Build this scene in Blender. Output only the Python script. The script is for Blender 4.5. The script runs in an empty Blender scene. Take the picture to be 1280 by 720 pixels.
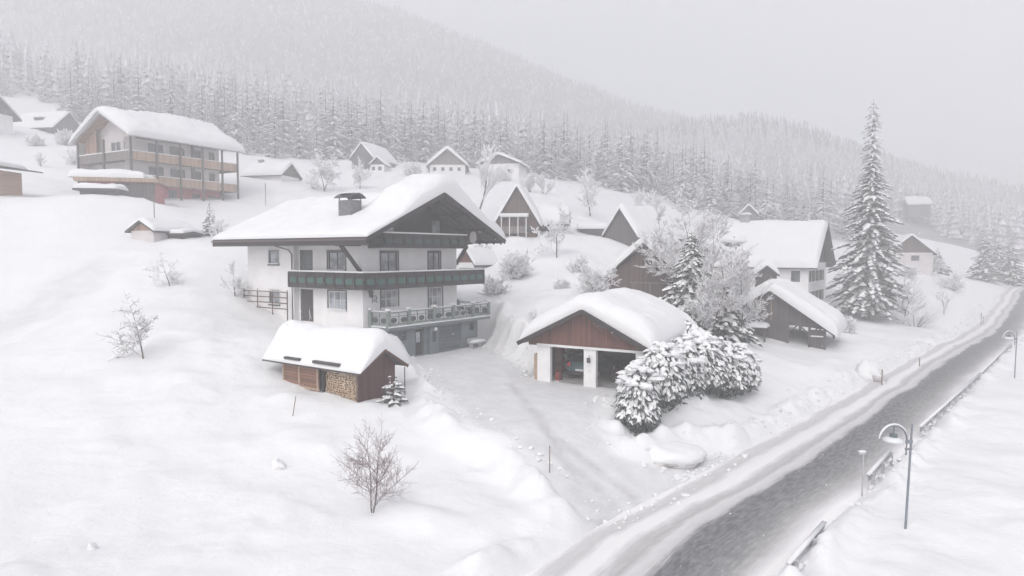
import bpy, math, random
import numpy as np
from mathutils import Vector, Matrix
random.seed(7)
R = math.radians
scene = bpy.context.scene
col = scene.collection

# ------------------------------------------------------------------ camera
CZ = 9.6
FPX = 850.0
PITCH = math.atan(44 / FPX)
cam = bpy.data.cameras.new('camera')
cam.sensor_width = 36.0
cam.lens = FPX / 1280 * 36.0
cam.clip_start = 0.1
cam.clip_end = 4000
camo = bpy.data.objects.new('camera', cam)
col.objects.link(camo)
camo.location = (0, 0, CZ)
camo.rotation_euler = (R(90) - PITCH, 0, 0)
scene.camera = camo

def at(px, py, z=None, Y=None):
    a = (px - 640) / FPX
    b = (360 - py) / FPX
    dx, dy, dz = a, math.cos(PITCH) + b * math.sin(PITCH), -math.sin(PITCH) + b * math.cos(PITCH)
    t = (z - CZ) / dz if z is not None else Y / dy
    return (t * dx, t * dy, CZ + t * dz)

# ------------------------------------------------------------------ materials
def newmat(name):
    m = bpy.data.materials.new(name)
    m.use_nodes = True
    nt = m.node_tree
    b = nt.nodes['Principled BSDF']
    return m, nt, b

def N(nt, t, **kw):
    n = nt.nodes.new(t)
    for k, v in kw.items():
        if k in n.inputs:
            n.inputs[k].default_value = v
        else:
            setattr(n, k, v)
    return n

def ramp(nt, stops):
    n = nt.nodes.new('ShaderNodeValToRGB')
    cr = n.color_ramp
    while len(cr.elements) < len(stops):
        cr.elements.new(0.5)
    for e, (p, c) in zip(cr.elements, stops):
        e.position = p
        e.color = (c[0], c[1], c[2], 1) if isinstance(c, (tuple, list)) else (c, c, c, 1)
    return n

def plain(name, c, rough=0.7, var=0.12, scale=6.0, bump=0.0, metal=0.0):
    m, nt, b = newmat(name)
    L = nt.links
    tc = N(nt, 'ShaderNodeTexCoord')
    nz = N(nt, 'ShaderNodeTexNoise', Scale=scale, Detail=5.0)
    L.new(tc.outputs['Object'], nz.inputs['Vector'])
    lo = tuple(max(0, x * (1 - var)) for x in c)
    hi = tuple(min(1, x * (1 + var)) for x in c)
    r = ramp(nt, [(0.3, lo), (0.7, hi)])
    L.new(nz.outputs['Fac'], r.inputs['Fac'])
    L.new(r.outputs['Color'], b.inputs['Base Color'])
    b.inputs['Roughness'].default_value = rough
    b.inputs['Metallic'].default_value = metal
    if bump:
        bp = N(nt, 'ShaderNodeBump', Strength=bump, Distance=0.05)
        L.new(nz.outputs['Fac'], bp.inputs['Height'])
        L.new(bp.outputs['Normal'], b.inputs['Normal'])
    return m

def planks(name, c, axis='x', width=0.14, var=0.35, rough=0.75, dust=0.0):
    """boards separated by dark gaps; axis is the direction across which boards repeat"""
    m, nt, b = newmat(name)
    L = nt.links
    tc = N(nt, 'ShaderNodeTexCoord')
    sep = N(nt, 'ShaderNodeSeparateXYZ')
    L.new(tc.outputs['Object'], sep.inputs[0])
    if axis == 'z':
        src = sep.outputs['Z']
    else:
        ad = N(nt, 'ShaderNodeMath', operation='ADD')
        L.new(sep.outputs['X'], ad.inputs[0]); L.new(sep.outputs['Y'], ad.inputs[1])
        src = ad.outputs[0]
    dv = N(nt, 'ShaderNodeMath', operation='DIVIDE'); dv.inputs[1].default_value = width
    L.new(src, dv.inputs[0])
    fl = N(nt, 'ShaderNodeMath', operation='FLOOR'); L.new(dv.outputs[0], fl.inputs[0])
    fr = N(nt, 'ShaderNodeMath', operation='FRACT'); L.new(dv.outputs[0], fr.inputs[0])
    wn = N(nt, 'ShaderNodeTexWhiteNoise', noise_dimensions='1D'); L.new(fl.outputs[0], wn.inputs['W'])
    mp = N(nt, 'ShaderNodeMapping'); L.new(tc.outputs['Object'], mp.inputs['Vector'])
    mp.inputs['Scale'].default_value = (14, 14, 1.2) if axis != 'z' else (1.2, 1.2, 14)
    gr = N(nt, 'ShaderNodeTexNoise', Scale=1.5, Detail=6.0); L.new(mp.outputs['Vector'], gr.inputs['Vector'])
    mx = N(nt, 'ShaderNodeMath', operation='MULTIPLY_ADD'); L.new(wn.outputs['Value'], mx.inputs[0]); mx.inputs[1].default_value = 0.5
    L.new(gr.outputs['Fac'], mx.inputs[2])
    r = ramp(nt, [(0.35, tuple(x * (1 - var) for x in c)), (1.05 if False else 0.95, tuple(x * (1 + var) for x in c))])
    L.new(mx.outputs[0], r.inputs['Fac'])
    gp = N(nt, 'ShaderNodeMath', operation='GREATER_THAN'); gp.inputs[1].default_value = 0.9; L.new(fr.outputs[0], gp.inputs[0])
    mc = N(nt, 'ShaderNodeMix', data_type='RGBA'); L.new(gp.outputs[0], mc.inputs['Factor'])
    L.new(r.outputs['Color'], mc.inputs['A']); mc.inputs['B'].default_value = (c[0] * .35, c[1] * .35, c[2] * .35, 1)
    L.new(mc.outputs['Result'], b.inputs['Base Color'])
    b.inputs['Roughness'].default_value = rough
    bp = N(nt, 'ShaderNodeBump', Strength=0.5, Distance=0.02); bp.invert = True
    L.new(gp.outputs[0], bp.inputs['Height']); L.new(bp.outputs['Normal'], b.inputs['Normal'])
    return m

def snowmat(name, c=(0.69, 0.695, 0.705), bump=0.35, scale=3.0, packed_grey=False):
    m, nt, b = newmat(name)
    L = nt.links
    tc = N(nt, 'ShaderNodeTexCoord')
    n1 = N(nt, 'ShaderNodeTexNoise', Scale=scale, Detail=8.0, Roughness=0.6)
    n2 = N(nt, 'ShaderNodeTexNoise', Scale=0.35, Detail=4.0)
    for n in (n1, n2):
        L.new(tc.outputs['Object'], n.inputs['Vector'])
    r = ramp(nt, [(0.3, tuple(x * 0.965 for x in c)), (0.7, c)])
    L.new(n2.outputs['Fac'], r.inputs['Fac'])
    out = r.outputs['Color']
    if packed_grey:
        at_ = N(nt, 'ShaderNodeAttribute', attribute_name='packed_grey')
        # greyer: scraped, driven-over snow and the patch on the left slope, with tyre marks as its own colour
        n3 = N(nt, 'ShaderNodeTexNoise', Scale=0.9, Detail=7.0, Roughness=0.65)
        L.new(tc.outputs['Object'], n3.inputs['Vector'])
        r3 = ramp(nt, [(0.35, (0.54, 0.543, 0.555)), (0.65, (0.62, 0.623, 0.633))])
        L.new(n3.outputs['Fac'], r3.inputs['Fac'])
        mc = N(nt, 'ShaderNodeMix', data_type='RGBA')
        L.new(at_.outputs['Fac'], mc.inputs['Factor']); L.new(out, mc.inputs['A']); L.new(r3.outputs['Color'], mc.inputs['B'])
        out = mc.outputs['Result']
        at2 = N(nt, 'ShaderNodeAttribute', attribute_name='dirt')
        mc2 = N(nt, 'ShaderNodeMix', data_type='RGBA')
        L.new(at2.outputs['Fac'], mc2.inputs['Factor']); L.new(out, mc2.inputs['A']); mc2.inputs['B'].default_value = (.36, .35, .355, 1)
        out = mc2.outputs['Result']
    L.new(out, b.inputs['Base Color'])
    b.inputs['Roughness'].default_value = 0.85
    b.inputs['Specular IOR Level'].default_value = 0.25
    bp = N(nt, 'ShaderNodeBump', Strength=bump, Distance=0.12)
    L.new(n1.outputs['Fac'], bp.inputs['Height']); L.new(bp.outputs['Normal'], b.inputs['Normal'])
    return m

M = dict(
    midneedle=plain('half_frosted_needle', (0.17, 0.185, 0.185), 0.85, 0.45, 4),
    bneedle=plain('bush_needle', (0.10, 0.115, 0.11), 0.85, 0.45, 6),
    twigfrost=plain('half_frosted_twig', (0.36, 0.34, 0.35), 0.9, 0.35, 6),
    paletwig=plain('pale_twig', (0.24, 0.19, 0.195), 0.9, 0.3, 9),
    snow=snowmat('snow'),
    ground=snowmat('ground_snow', bump=0.45, scale=2.2, packed_grey=True),
    tsnow=plain('tree_snow', (0.73, 0.735, 0.745), 0.9, 0.06, 8),
    frost=plain('frosted_twig', (0.62, 0.61, 0.63), 0.9, 0.15, 8),
    needle=plain('needle', (0.07, 0.085, 0.08), 0.8, 0.4, 5),
    needle_frost=plain('needle_frosted', (0.44, 0.45, 0.465), 0.85, 0.35, 3),
    bark=plain('bark', (0.10, 0.08, 0.075), 0.9, 0.4, 9, 0.4),
    twig=plain('twig', (0.13, 0.10, 0.10), 0.9, 0.3, 9),
    plaster=plain('plaster', (0.74, 0.73, 0.735), 0.9, 0.05, 1.2, 0.15),
    cream=plain('cream_plaster', (0.56, 0.53, 0.53), 0.9, 0.06, 1.2),
    dwood=planks('dark_wood', (0.022, 0.016, 0.017), 'x', 0.16),
    dbeam=plain('dark_beam', (0.022, 0.017, 0.017), 0.7, 0.3, 8),
    bbeam=plain('brown_beam', (0.09, 0.045, 0.035), 0.7, 0.3, 8),
    rwood=planks('red_brown_boards', (0.115, 0.045, 0.032), 'x', 0.17),
    rsiding=planks('red_brown_siding', (0.13, 0.045, 0.035), 'z', 0.15),
    mwood=planks('maroon_boards', (0.075, 0.028, 0.028), 'x', 0.14),
    panel=planks('brown_panel', (0.17, 0.085, 0.055), 'z', 0.16),
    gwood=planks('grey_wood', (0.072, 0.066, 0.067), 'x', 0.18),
    ggwood=planks('weathered_wood', (0.15, 0.135, 0.13), 'x', 0.15),
    brwood=planks('barn_wood', (0.085, 0.06, 0.052), 'x', 0.2),
    owood=planks('larch_boards', (0.32, 0.225, 0.16), 'x', 0.15),
    soffit=planks('larch_soffit', (0.28, 0.18, 0.13), 'x', 0.2),
    post=plain('pale_post', (0.38, 0.28, 0.2), 0.8, 0.2, 6),
    green=plain('green_paint', (0.02, 0.085, 0.07), 0.6, 0.2, 8),
    dgreen=plain('dark_green_paint', (0.014, 0.045, 0.04), 0.6, 0.2, 8),
    rail=plain('grey_green_paint', (0.17, 0.20, 0.19), 0.7, 0.2, 8),
    base=plain('grey_blue_plaster', (0.15, 0.175, 0.185), 0.9, 0.15, 1.5, 0.2),
    gdoor=planks('garage_door', (0.085, 0.105, 0.12), 'z', 0.25, 0.1),
    frame=plain('dark_frame', (0.04, 0.05, 0.052), 0.5, 0.1, 8),
    wframe=plain('white_frame', (0.66, 0.66, 0.66), 0.5, 0.05, 8),
    door=planks('door_wood', (0.045, 0.036, 0.038), 'x', 0.2, 0.2),
    tdoor=plain('teal_door', (0.06, 0.085, 0.085), 0.5, 0.2, 5),
    metal=plain('zinc', (0.18, 0.18, 0.19), 0.4, 0.2, 5, 0, 0.6),
    pipe=plain('downpipe', (0.10, 0.075, 0.075), 0.5, 0.1, 5),
    galv=plain('galvanised', (0.42, 0.42, 0.44), 0.5, 0.25, 9, 0, 0.3),
    tile=plain('roof_sheet', (0.05, 0.045, 0.047), 0.7, 0.3, 4),
    wallwhite=plain('white_wall', (0.70, 0.70, 0.70), 0.85, 0.05, 2),
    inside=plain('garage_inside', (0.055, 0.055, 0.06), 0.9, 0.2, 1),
    concrete=plain('concrete', (0.3, 0.3, 0.3), 0.9, 0.2, 2, 0.2),
    red=plain('red_plaster', (0.34, 0.10, 0.115), 0.85, 0.15, 2),
    carp=plain('car_paint', (0.05, 0.11, 0.12), 0.25, 0.05, 3),
    tyre=plain('tyre', (0.02, 0.02, 0.02), 0.8, 0.1, 6),
    tail=plain('tail_light', (0.5, 0.03, 0.03), 0.3, 0.05, 6),
    plate=plain('plate', (0.6, 0.6, 0.62), 0.5, 0.05, 6),
    redbox=plain('red_tin', (0.22, 0.03, 0.03), 0.5, 0.2, 6),
    lampblue=plain('lamp_paint', (0.17, 0.185, 0.22), 0.45, 0.2, 6),
    lampglass=plain('lamp_glass', (0.62, 0.64, 0.66), 0.25, 0.05, 6),
    lampdark=plain('lamp_bulb_holder', (0.10, 0.13, 0.14), 0.4, 0.1, 6),
    dirt=plain('dirt_hollow_snow', (0.46, 0.44, 0.44), 0.95, 0.3, 2, 0.5),
    dish=plain('dish_grey', (0.36, 0.34, 0.35), 0.5, 0.1, 6),
    cane=plain('stake_wood', (0.2, 0.16, 0.13), 0.8, 0.2, 6),
    silver=plain('silver_sheet', (0.45, 0.46, 0.48), 0.4, 0.1, 5, 0, 0.3),
    orange=planks('orange_larch', (0.42, 0.27, 0.18), 'z', 0.14, 0.15),
)
def glassmat(name, c):
    m, nt, b = newmat(name)
    L = nt.links
    tc = N(nt, 'ShaderNodeTexCoord')
    nz = N(nt, 'ShaderNodeTexNoise', Scale=1.1, Detail=2.0); L.new(tc.outputs['Object'], nz.inputs['Vector'])
    r = ramp(nt, [(0.4, tuple(x * .6 for x in c)), (0.62, tuple(x * 1.5 for x in c))]); L.new(nz.outputs['Fac'], r.inputs['Fac'])
    L.new(r.outputs['Color'], b.inputs['Base Color'])
    b.inputs['Roughness'].default_value = 0.12
    b.inputs['Specular IOR Level'].default_value = 0.6
    return m
M['glass'] = glassmat('window_glass', (0.07, 0.08, 0.09))
M['curtain'] = glassmat('curtained_glass', (0.27, 0.29, 0.32))
M['carglass'] = glassmat('car_glass', (0.03, 0.035, 0.04))

def logmat():
    m, nt, b = newmat('log_ends')
    L = nt.links
    tc = N(nt, 'ShaderNodeTexCoord')
    v = N(nt, 'ShaderNodeTexVoronoi', Scale=9.0); L.new(tc.outputs['Object'], v.inputs['Vector'])
    v2 = N(nt, 'ShaderNodeTexVoronoi', Scale=9.0); L.new(tc.outputs['Object'], v2.inputs['Vector'])
    r = ramp(nt, [(0.0, (0.42, 0.31, 0.21)), (0.35, (0.34, 0.24, 0.16)), (0.55, (0.03, 0.02, 0.02))])
    L.new(v.outputs['Distance'], r.inputs['Fac'])
    hs = N(nt, 'ShaderNodeHueSaturation'); L.new(r.outputs['Color'], hs.inputs['Color'])
    mr = N(nt, 'ShaderNodeMapRange'); mr.inputs['To Min'].default_value = 0.55; mr.inputs['To Max'].default_value = 1.3
    L.new(v2.outputs['Color'], mr.inputs['Value']); L.new(mr.outputs['Result'], hs.inputs['Value'])
    L.new(hs.outputs['Color'], b.inputs['Base Color'])
    b.inputs['Roughness'].default_value = 0.9
    return m
M['logs'] = plain('log_end', (0.36, 0.26, 0.18), 0.9, 0.35, 7)
M['logs2'] = plain('log_end_pale', (0.46, 0.36, 0.27), 0.9, 0.3, 7)

def roadmat():
    m, nt, b = newmat('road_slush')
    L = nt.links
    uv = N(nt, 'ShaderNodeUVMap', uv_map='UVMap')
    sep = N(nt, 'ShaderNodeSeparateXYZ'); L.new(uv.outputs[0], sep.inputs[0])
    # edge wobble
    w1 = N(nt, 'ShaderNodeTexNoise', Scale=0.35, Detail=3.0); 
    mp0 = N(nt, 'ShaderNodeMapping'); mp0.inputs['Scale'].default_value = (1.0, 0.35, 1); L.new(uv.outputs[0], mp0.inputs['Vector'])
    L.new(mp0.outputs[0], w1.inputs['Vector'])
    mp = N(nt, 'ShaderNodeMapping'); mp.inputs['Scale'].default_value = (16.0, 0.5, 1); L.new(uv.outputs[0], mp.inputs['Vector'])
    st = N(nt, 'ShaderNodeTexNoise', Scale=1.0, Detail=8.0, Roughness=0.65); L.new(mp.outputs[0], st.inputs['Vector'])
    mpb = N(nt, 'ShaderNodeMapping'); mpb.inputs['Scale'].default_value = (2.2, 0.8, 1); L.new(uv.outputs[0], mpb.inputs['Vector'])
    bl = N(nt, 'ShaderNodeTexNoise', Scale=1.0, Detail=7.0, Roughness=0.7); L.new(mpb.outputs[0], bl.inputs['Vector'])
    a = N(nt, 'ShaderNodeMath', operation='MULTIPLY_ADD'); L.new(w1.outputs['Fac'], a.inputs[0]); a.inputs[1].default_value = 1.3; L.new(sep.outputs['X'], a.inputs[2])
    a2 = N(nt, 'ShaderNodeMath', operation='MULTIPLY_ADD'); L.new(st.outputs['Fac'], a2.inputs[0]); a2.inputs[1].default_value = 0.45; L.new(a.outputs[0], a2.inputs[2])
    a3 = N(nt, 'ShaderNodeMath', operation='MULTIPLY_ADD'); L.new(bl.outputs['Fac'], a3.inputs[0]); a3.inputs[1].default_value = 0.25; L.new(a2.outputs[0], a3.inputs[2])
    sb = N(nt, 'ShaderNodeMath', operation='SUBTRACT'); L.new(a3.outputs[0], sb.inputs[0]); sb.inputs[1].default_value = 1.03
    dv = N(nt, 'ShaderNodeMath', operation='DIVIDE'); L.new(sb.outputs[0], dv.inputs[0]); dv.inputs[1].default_value = 5.7
    s = lambda v, t=(1, 0.985, 0.995): tuple(v * x for x in t)
    r = ramp(nt, [(0.0, s(.74)), (0.04, s(.50)), (0.13, s(.46)), (0.18, s(.68)), (0.26, s(.70)), (0.31, s(.42)), (0.355, s(.36)), (0.39, s(.54)),
                  (0.46, s(.46)), (0.50, (.12, .12, .128)), (0.58, (.10, .102, .11)), (0.68, (.14, .142, .145)), (0.78, (.20, .20, .202)), (0.87, s(.34)), (0.94, s(.56)), (1.0, s(.74))])
    L.new(dv.outputs[0], r.inputs['Fac'])
    # thin snow dust over everything in broken patches
    du = N(nt, 'ShaderNodeTexNoise', Scale=1.0, Detail=9.0, Roughness=0.7)
    mpd = N(nt, 'ShaderNodeMapping'); mpd.inputs['Scale'].default_value = (7.0, 1.4, 1); mpd.inputs['Location'].default_value = (7, 3, 0); L.new(uv.outputs[0], mpd.inputs['Vector']); L.new(mpd.outputs[0], du.inputs['Vector'])
    dr = ramp(nt, [(0.42, 0.0), (0.75, 0.28)]); L.new(du.outputs['Fac'], dr.inputs['Fac'])
    mc = N(nt, 'ShaderNodeMix', data_type='RGBA'); L.new(dr.outputs['Color'], mc.inputs['Factor']); L.new(r.outputs['Color'], mc.inputs['A']); mc.inputs['B'].default_value = (.72, .71, .72, 1)
    L.new(mc.outputs['Result'], b.inputs['Base Color'])
    b.inputs['Roughness'].default_value = 0.75
    bp = N(nt, 'ShaderNodeBump', Strength=0.4, Distance=0.04); L.new(bl.outputs['Fac'], bp.inputs['Height']); L.new(bp.outputs['Normal'], b.inputs['Normal'])
    return m
M['road'] = roadmat()

# ------------------------------------------------------------------ mesh builder and objects
class MB:
    def __init__(s):
        s.v = []; s.f = []; s.m = []; s.mi = 0
    def quad(s, a, b, c, d):
        n = len(s.v); s.v += [tuple(a), tuple(b), tuple(c), tuple(d)]; s.f.append((n, n + 1, n + 2, n + 3)); s.m.append(s.mi)
    def tri(s, a, b, c):
        n = len(s.v); s.v += [tuple(a), tuple(b), tuple(c)]; s.f.append((n, n + 1, n + 2)); s.m.append(s.mi)
    def box(s, x0, x1, y0, y1, z0, z1):
        n = len(s.v)
        s.v += [(x0, y0, z0), (x1, y0, z0), (x1, y1, z0), (x0, y1, z0), (x0, y0, z1), (x1, y0, z1), (x1, y1, z1), (x0, y1, z1)]
        for f in ((0, 3, 2, 1), (4, 5, 6, 7), (0, 1, 5, 4), (1, 2, 6, 5), (2, 3, 7, 6), (3, 0, 4, 7)):
            s.f.append(tuple(n + i for i in f)); s.m.append(s.mi)
        return s
    def bar(s, p, q, w, h, up=(0, 0, 1)):
        p, q = Vector(p), Vector(q); d = (q - p).normalized()
        u = Vector(up); r = d.cross(u)
        if r.length < 1e-4: r = d.cross(Vector((1, 0, 0)))
        r.normalize(); u = r.cross(d)
        n = len(s.v)
        for c in (p, q):
            for a, b in ((-1, -1), (1, -1), (1, 1), (-1, 1)):
                s.v.append(tuple(c + r * (a * w / 2) + u * (b * h / 2)))
        for f in ((0, 1, 2, 3), (7, 6, 5, 4), (0, 4, 5, 1), (1, 5, 6, 2), (2, 6, 7, 3), (3, 7, 4, 0)):
            s.f.append(tuple(n + i for i in f)); s.m.append(s.mi)
        return s
    def tube(s, pts, rad, k=6, cap=True):
        pts = [Vector(p) for p in pts]
        n0 = len(s.v)
        for i, p in enumerate(pts):
            d = (pts[min(i + 1, len(pts) - 1)] - pts[max(i - 1, 0)])
            if d.length < 1e-9: d = Vector((0, 0, 1))
            d.normalize()
            a = d.cross(Vector((0, 0, 1)))
            if a.length < 1e-3: a = Vector((1, 0, 0))
            a.normalize(); b = a.cross(d)
            r = rad[i] if isinstance(rad, (list, tuple)) else rad
            for j in range(k):
                t = 2 * math.pi * j / k
                s.v.append(tuple(p + a * (math.cos(t) * r) + b * (math.sin(t) * r)))
        for i in range(len(pts) - 1):
            for j in range(k):
                a0 = n0 + i * k + j; a1 = n0 + i * k + (j + 1) % k
                s.f.append((a0, a1, a1 + k, a0 + k)); s.m.append(s.mi)
        if cap and k > 2:
            s.f.append(tuple(n0 + j for j in range(k))[::-1]); s.m.append(s.mi)
            e = n0 + (len(pts) - 1) * k
            s.f.append(tuple(e + j for j in range(k))); s.m.append(s.mi)
        return s
    def prism(s, poly, axis, a0, a1):
        """poly: list of 2D points in the two other axes (in order), extruded along axis"""
        n = len(s.v); k = len(poly)
        for a in (a0, a1):
            for (u, w) in poly:
                s.v.append((a, u, w) if axis == 'x' else (u, a, w) if axis == 'y' else (u, w, a))
        s.f.append(tuple(n + i for i in range(k))); s.m.append(s.mi)
        s.f.append(tuple(n + k + i for i in range(k))[::-1]); s.m.append(s.mi)
        for i in range(k):
            j = (i + 1) % k
            s.f.append((n + i, n + k + i, n + k + j, n + j)); s.m.append(s.mi)
        return s
    def blob(s, c, rx, ry, rz, rings=4, seg=7, jit=0.15, rot=0.0, rnd=random, flat=None):
        n0 = len(s.v); cr, sr = math.cos(rot), math.sin(rot)
        for i in range(1, rings):
            ph = math.pi * i / rings
            for j in range(seg):
                th = 2 * math.pi * j / seg
                k = 1 + rnd.uniform(-jit, jit)
                x = math.sin(ph) * math.cos(th) * rx * k; y = math.sin(ph) * math.sin(th) * ry * k; z = math.cos(ph) * rz * k
                if flat is not None and z < flat: z = flat
                s.v.append((c[0] + x * cr - y * sr, c[1] + x * sr + y * cr, c[2] + z))
        top = len(s.v); s.v.append((c[0], c[1], c[2] + rz)); bot = len(s.v); s.v.append((c[0], c[1], c[2] + (flat if flat is not None else -rz)))
        for j in range(seg):
            s.f.append((top, n0 + j, n0 + (j + 1) % seg)); s.m.append(s.mi)
            e = n0 + (rings - 2) * seg
            s.f.append((bot, e + (j + 1) % seg, e + j)); s.m.append(s.mi)
        for i in range(rings - 2):
            for j in range(seg):
                a = n0 + i * seg + j; b = n0 + i * seg + (j + 1) % seg
                s.f.append((a, a + seg, b + seg, b)); s.m.append(s.mi)
        return s
    def mesh(s, name, mats, smooth=False):
        me = bpy.data.meshes.new(name)
        me.from_pydata(s.v, [], s.f)
        for m in (mats if isinstance(mats, (list, tuple)) else [mats]): me.materials.append(m)
        if any(s.m): me.polygons.foreach_set('material_index', s.m)
        if smooth: me.polygons.foreach_set('use_smooth', [True] * len(me.polygons))
        me.update()
        return me
    def build(s, name, mats, parent=None, smooth=False):
        o = bpy.data.objects.new(name, s.mesh(name, mats, smooth))
        col.objects.link(o)
        if parent is not None: o.parent = parent
        return o

def tag(o, label=None, cat=None, group=None, kind=None):
    if label: o['label'] = label
    if cat: o['category'] = cat
    if group: o['group'] = group
    if kind: o['kind'] = kind
    return o
def thing(name, label, cat, loc, rz=0.0, group=None):
    o = bpy.data.objects.new(name, None); col.objects.link(o)
    o.empty_display_size = 0.3
    o.location = loc; o.rotation_euler = (0, 0, rz)
    return tag(o, label, cat, group)
def copy_tree(o, parent=None):
    c = o.copy(); col.objects.link(c)
    if parent is not None: c.parent = parent
    for ch in [x for x in bpy.data.objects if x.parent == o]:  # grey base: dirt on the mound, painted hollow shade on the clods
        copy_tree(ch, c)
    return c

# ------------------------------------------------------------------ terrain
rng = np.random.default_rng(3)
_h = rng.random((256, 256))
def vnoise(x, y):
    xi = np.floor(x).astype(int); yi = np.floor(y).astype(int)
    fx = x - xi; fy = y - yi
    fx = fx * fx * (3 - 2 * fx); fy = fy * fy * (3 - 2 * fy)
    a = _h[xi % 256, yi % 256]; b = _h[(xi + 1) % 256, yi % 256]; c = _h[xi % 256, (yi + 1) % 256]; d = _h[(xi + 1) % 256, (yi + 1) % 256]
    return (a * (1 - fx) + b * fx) * (1 - fy) + (c * (1 - fx) + d * fx) * fy - 0.5
def fbm(x, y, o=3):
    s = 0; a = 1.0
    for i in range(o):
        s = s + a * vnoise(x * 2 ** i + 17 * i, y * 2 ** i + 31 * i); a *= 0.5
    return s

# control points: (px, py, depth)
CP = [(0, 720, 18), (200, 720, 18), (400, 720, 18.5), (560, 700, 20), (465, 640, 23), (620, 660, 22.5), (330, 600, 26), (150, 620, 24), (0, 600, 25),
      (100, 500, 33), (180, 450, 38), (0, 500, 33), (0, 400, 48), (0, 300, 60), (100, 330, 56), (240, 330, 56), (212, 357, 52), (295, 362, 52), (300, 380, 50),
      (340, 392, 49.5), (383, 402, 48.6), (420, 412, 46.5), (250, 400, 45), (280, 450, 38), (365, 515, 32), (330, 440, 38.5), (369, 468, 37), (447, 500, 32.8), (486, 494, 34.5), (510, 470, 38),
      (545, 498, 35.5), (570, 530, 32.5), (500, 540, 30), (600, 560, 29.5), (405, 482, 35.2), (447, 494, 33.2), (430, 490, 33.8), (486, 489, 34.0), (690, 600, 26), (730, 640, 23.5), (640, 610, 26), (560, 600, 26),
      (165, 250, 82), (297, 250, 95), (110, 225, 95), (0, 246, 72), (60, 248, 74), (120, 247, 69), (160, 250, 70), (190, 252, 72), (90, 240, 70), (0, 168, 115), (60, 163, 128), (200, 300, 62), (262, 292, 68), (230, 270, 74),
      (330, 252, 95), (330, 224, 106), (400, 235, 110), (467, 212, 135), (558, 217, 135), (622, 222, 135), (640, 296, 80), (640, 235, 120), (700, 232, 140), (800, 255, 140), (696, 321, 70), (738, 270, 100),
      (800, 366, 57), (771, 298, 82), (740, 296, 88), (1000, 384, 87), (930, 384, 90), (900, 330, 100), (640, 400, 52), (620, 345, 66), (690, 375, 52), (655, 420, 46), (740, 362, 54), (850, 405, 50), (900, 425, 48),
      (985, 437, 58.0), (930, 432, 58), (1015, 436, 57), (1040, 432, 57), (955, 432, 58), (1085, 397, 88), (1050, 420, 70), (1160, 385, 90), (1200, 370, 110), (1200, 348, 140), (1130, 332, 118), (1240, 344, 150), (1232, 342, 148), (1140, 300, 180), (1100, 272, 220), (960, 268, 200),
      (1280, 332, 190), (1280, 292, 300), (960, 490, 42), (900, 520, 37), (1040, 455, 50), (830, 560, 31.5), (780, 545, 32.5), (860, 500, 36.5), (950, 470, 46),
      (0, 132, 250), (-300, 130, 250), (300, 122, 285), (500, 155, 285), (700, 190, 285), (900, 222, 280), (1100, 245, 290), (430, 195, 165), (200, 180, 150), (850, 250, 165), (1000, 258, 210),
      (-400, -150, 520), (0, -110, 520), (250, -60, 520), (480, 18, 540), (560, 44, 545), (640, 76, 550), (740, 118, 550), (850, 150, 560), (250, -10, 500), (600, 110, 500), (700, 160, 500), (300, 205, 375), (600, 235, 385), (0, 200, 370), (-300, 190, 370), (450, 225, 380),
      (790, 178, 420), (870, 158, 415), (940, 152, 415), (1000, 164, 415), (1060, 190, 418), (1150, 226, 425), (1280, 250, 430), (1450, 262, 440), (1700, 270, 440)]
CX = [(x, y, z) for (x, y, z) in [at(a, b, Y=c) for a, b, c in CP]]
# explicit ones: right of the road, behind the camera, behind the ridges
CX += [(12, 12, .5), (20, 22, .4), (30, 30, .3), (45, 45, .1), (70, 60, -.5), (110, 100, -1), (160, 150, 0), (0, 0, .8), (-30, 0, 2), (-60, 10, 4), (40, 0, 0), (100, 0, 0), (0, -60, 0), (-100, -50, 6), (120, -60, 0),
       (-90, 50, 15), (-140, 90, 30), (-200, 20, 30), (-250, 200, 80), (300, 60, 0), (300, 200, 8), (300, 330, 30), (400, 430, 50),
       (-500, 700, 200), (-100, 700, 190), (100, 700, 110), (250, 480, 60), (120, 470, 72), (200, 600, 70), (400, 600, 50), (700, 500, 50), (600, 100, 0), (-600, 300, 150), (-600, 0, 80)]
GAR = (1.5, 40.0, CZ - 7.6)      # garage, front left corner
CX = np.array(CX)
_c2 = 9.0
_d = np.sqrt(((CX[:, None, :2] - CX[None, :, :2]) ** 2).sum(-1) + _c2)
_n = len(CX)
_A = np.zeros((_n + 3, _n + 3)); _A[:_n, :_n] = _d - np.eye(_n) * 1.2; _A[:_n, _n] = 1; _A[:_n, _n + 1:] = CX[:, :2]; _A[_n, :_n] = 1; _A[_n + 1:, :_n] = CX[:, :2].T
_w = np.linalg.solve(_A, np.concatenate([CX[:, 2], [0, 0, 0]]))
def base_z(x, y):
    s = _w[_n] + _w[_n + 1] * x + _w[_n + 2] * y
    for i in range(_n):
        s = s + _w[i] * np.sqrt((x - CX[i, 0]) ** 2 + (y - CX[i, 1]) ** 2 + _c2)
    return np.clip(s, -3, 236)

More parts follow.
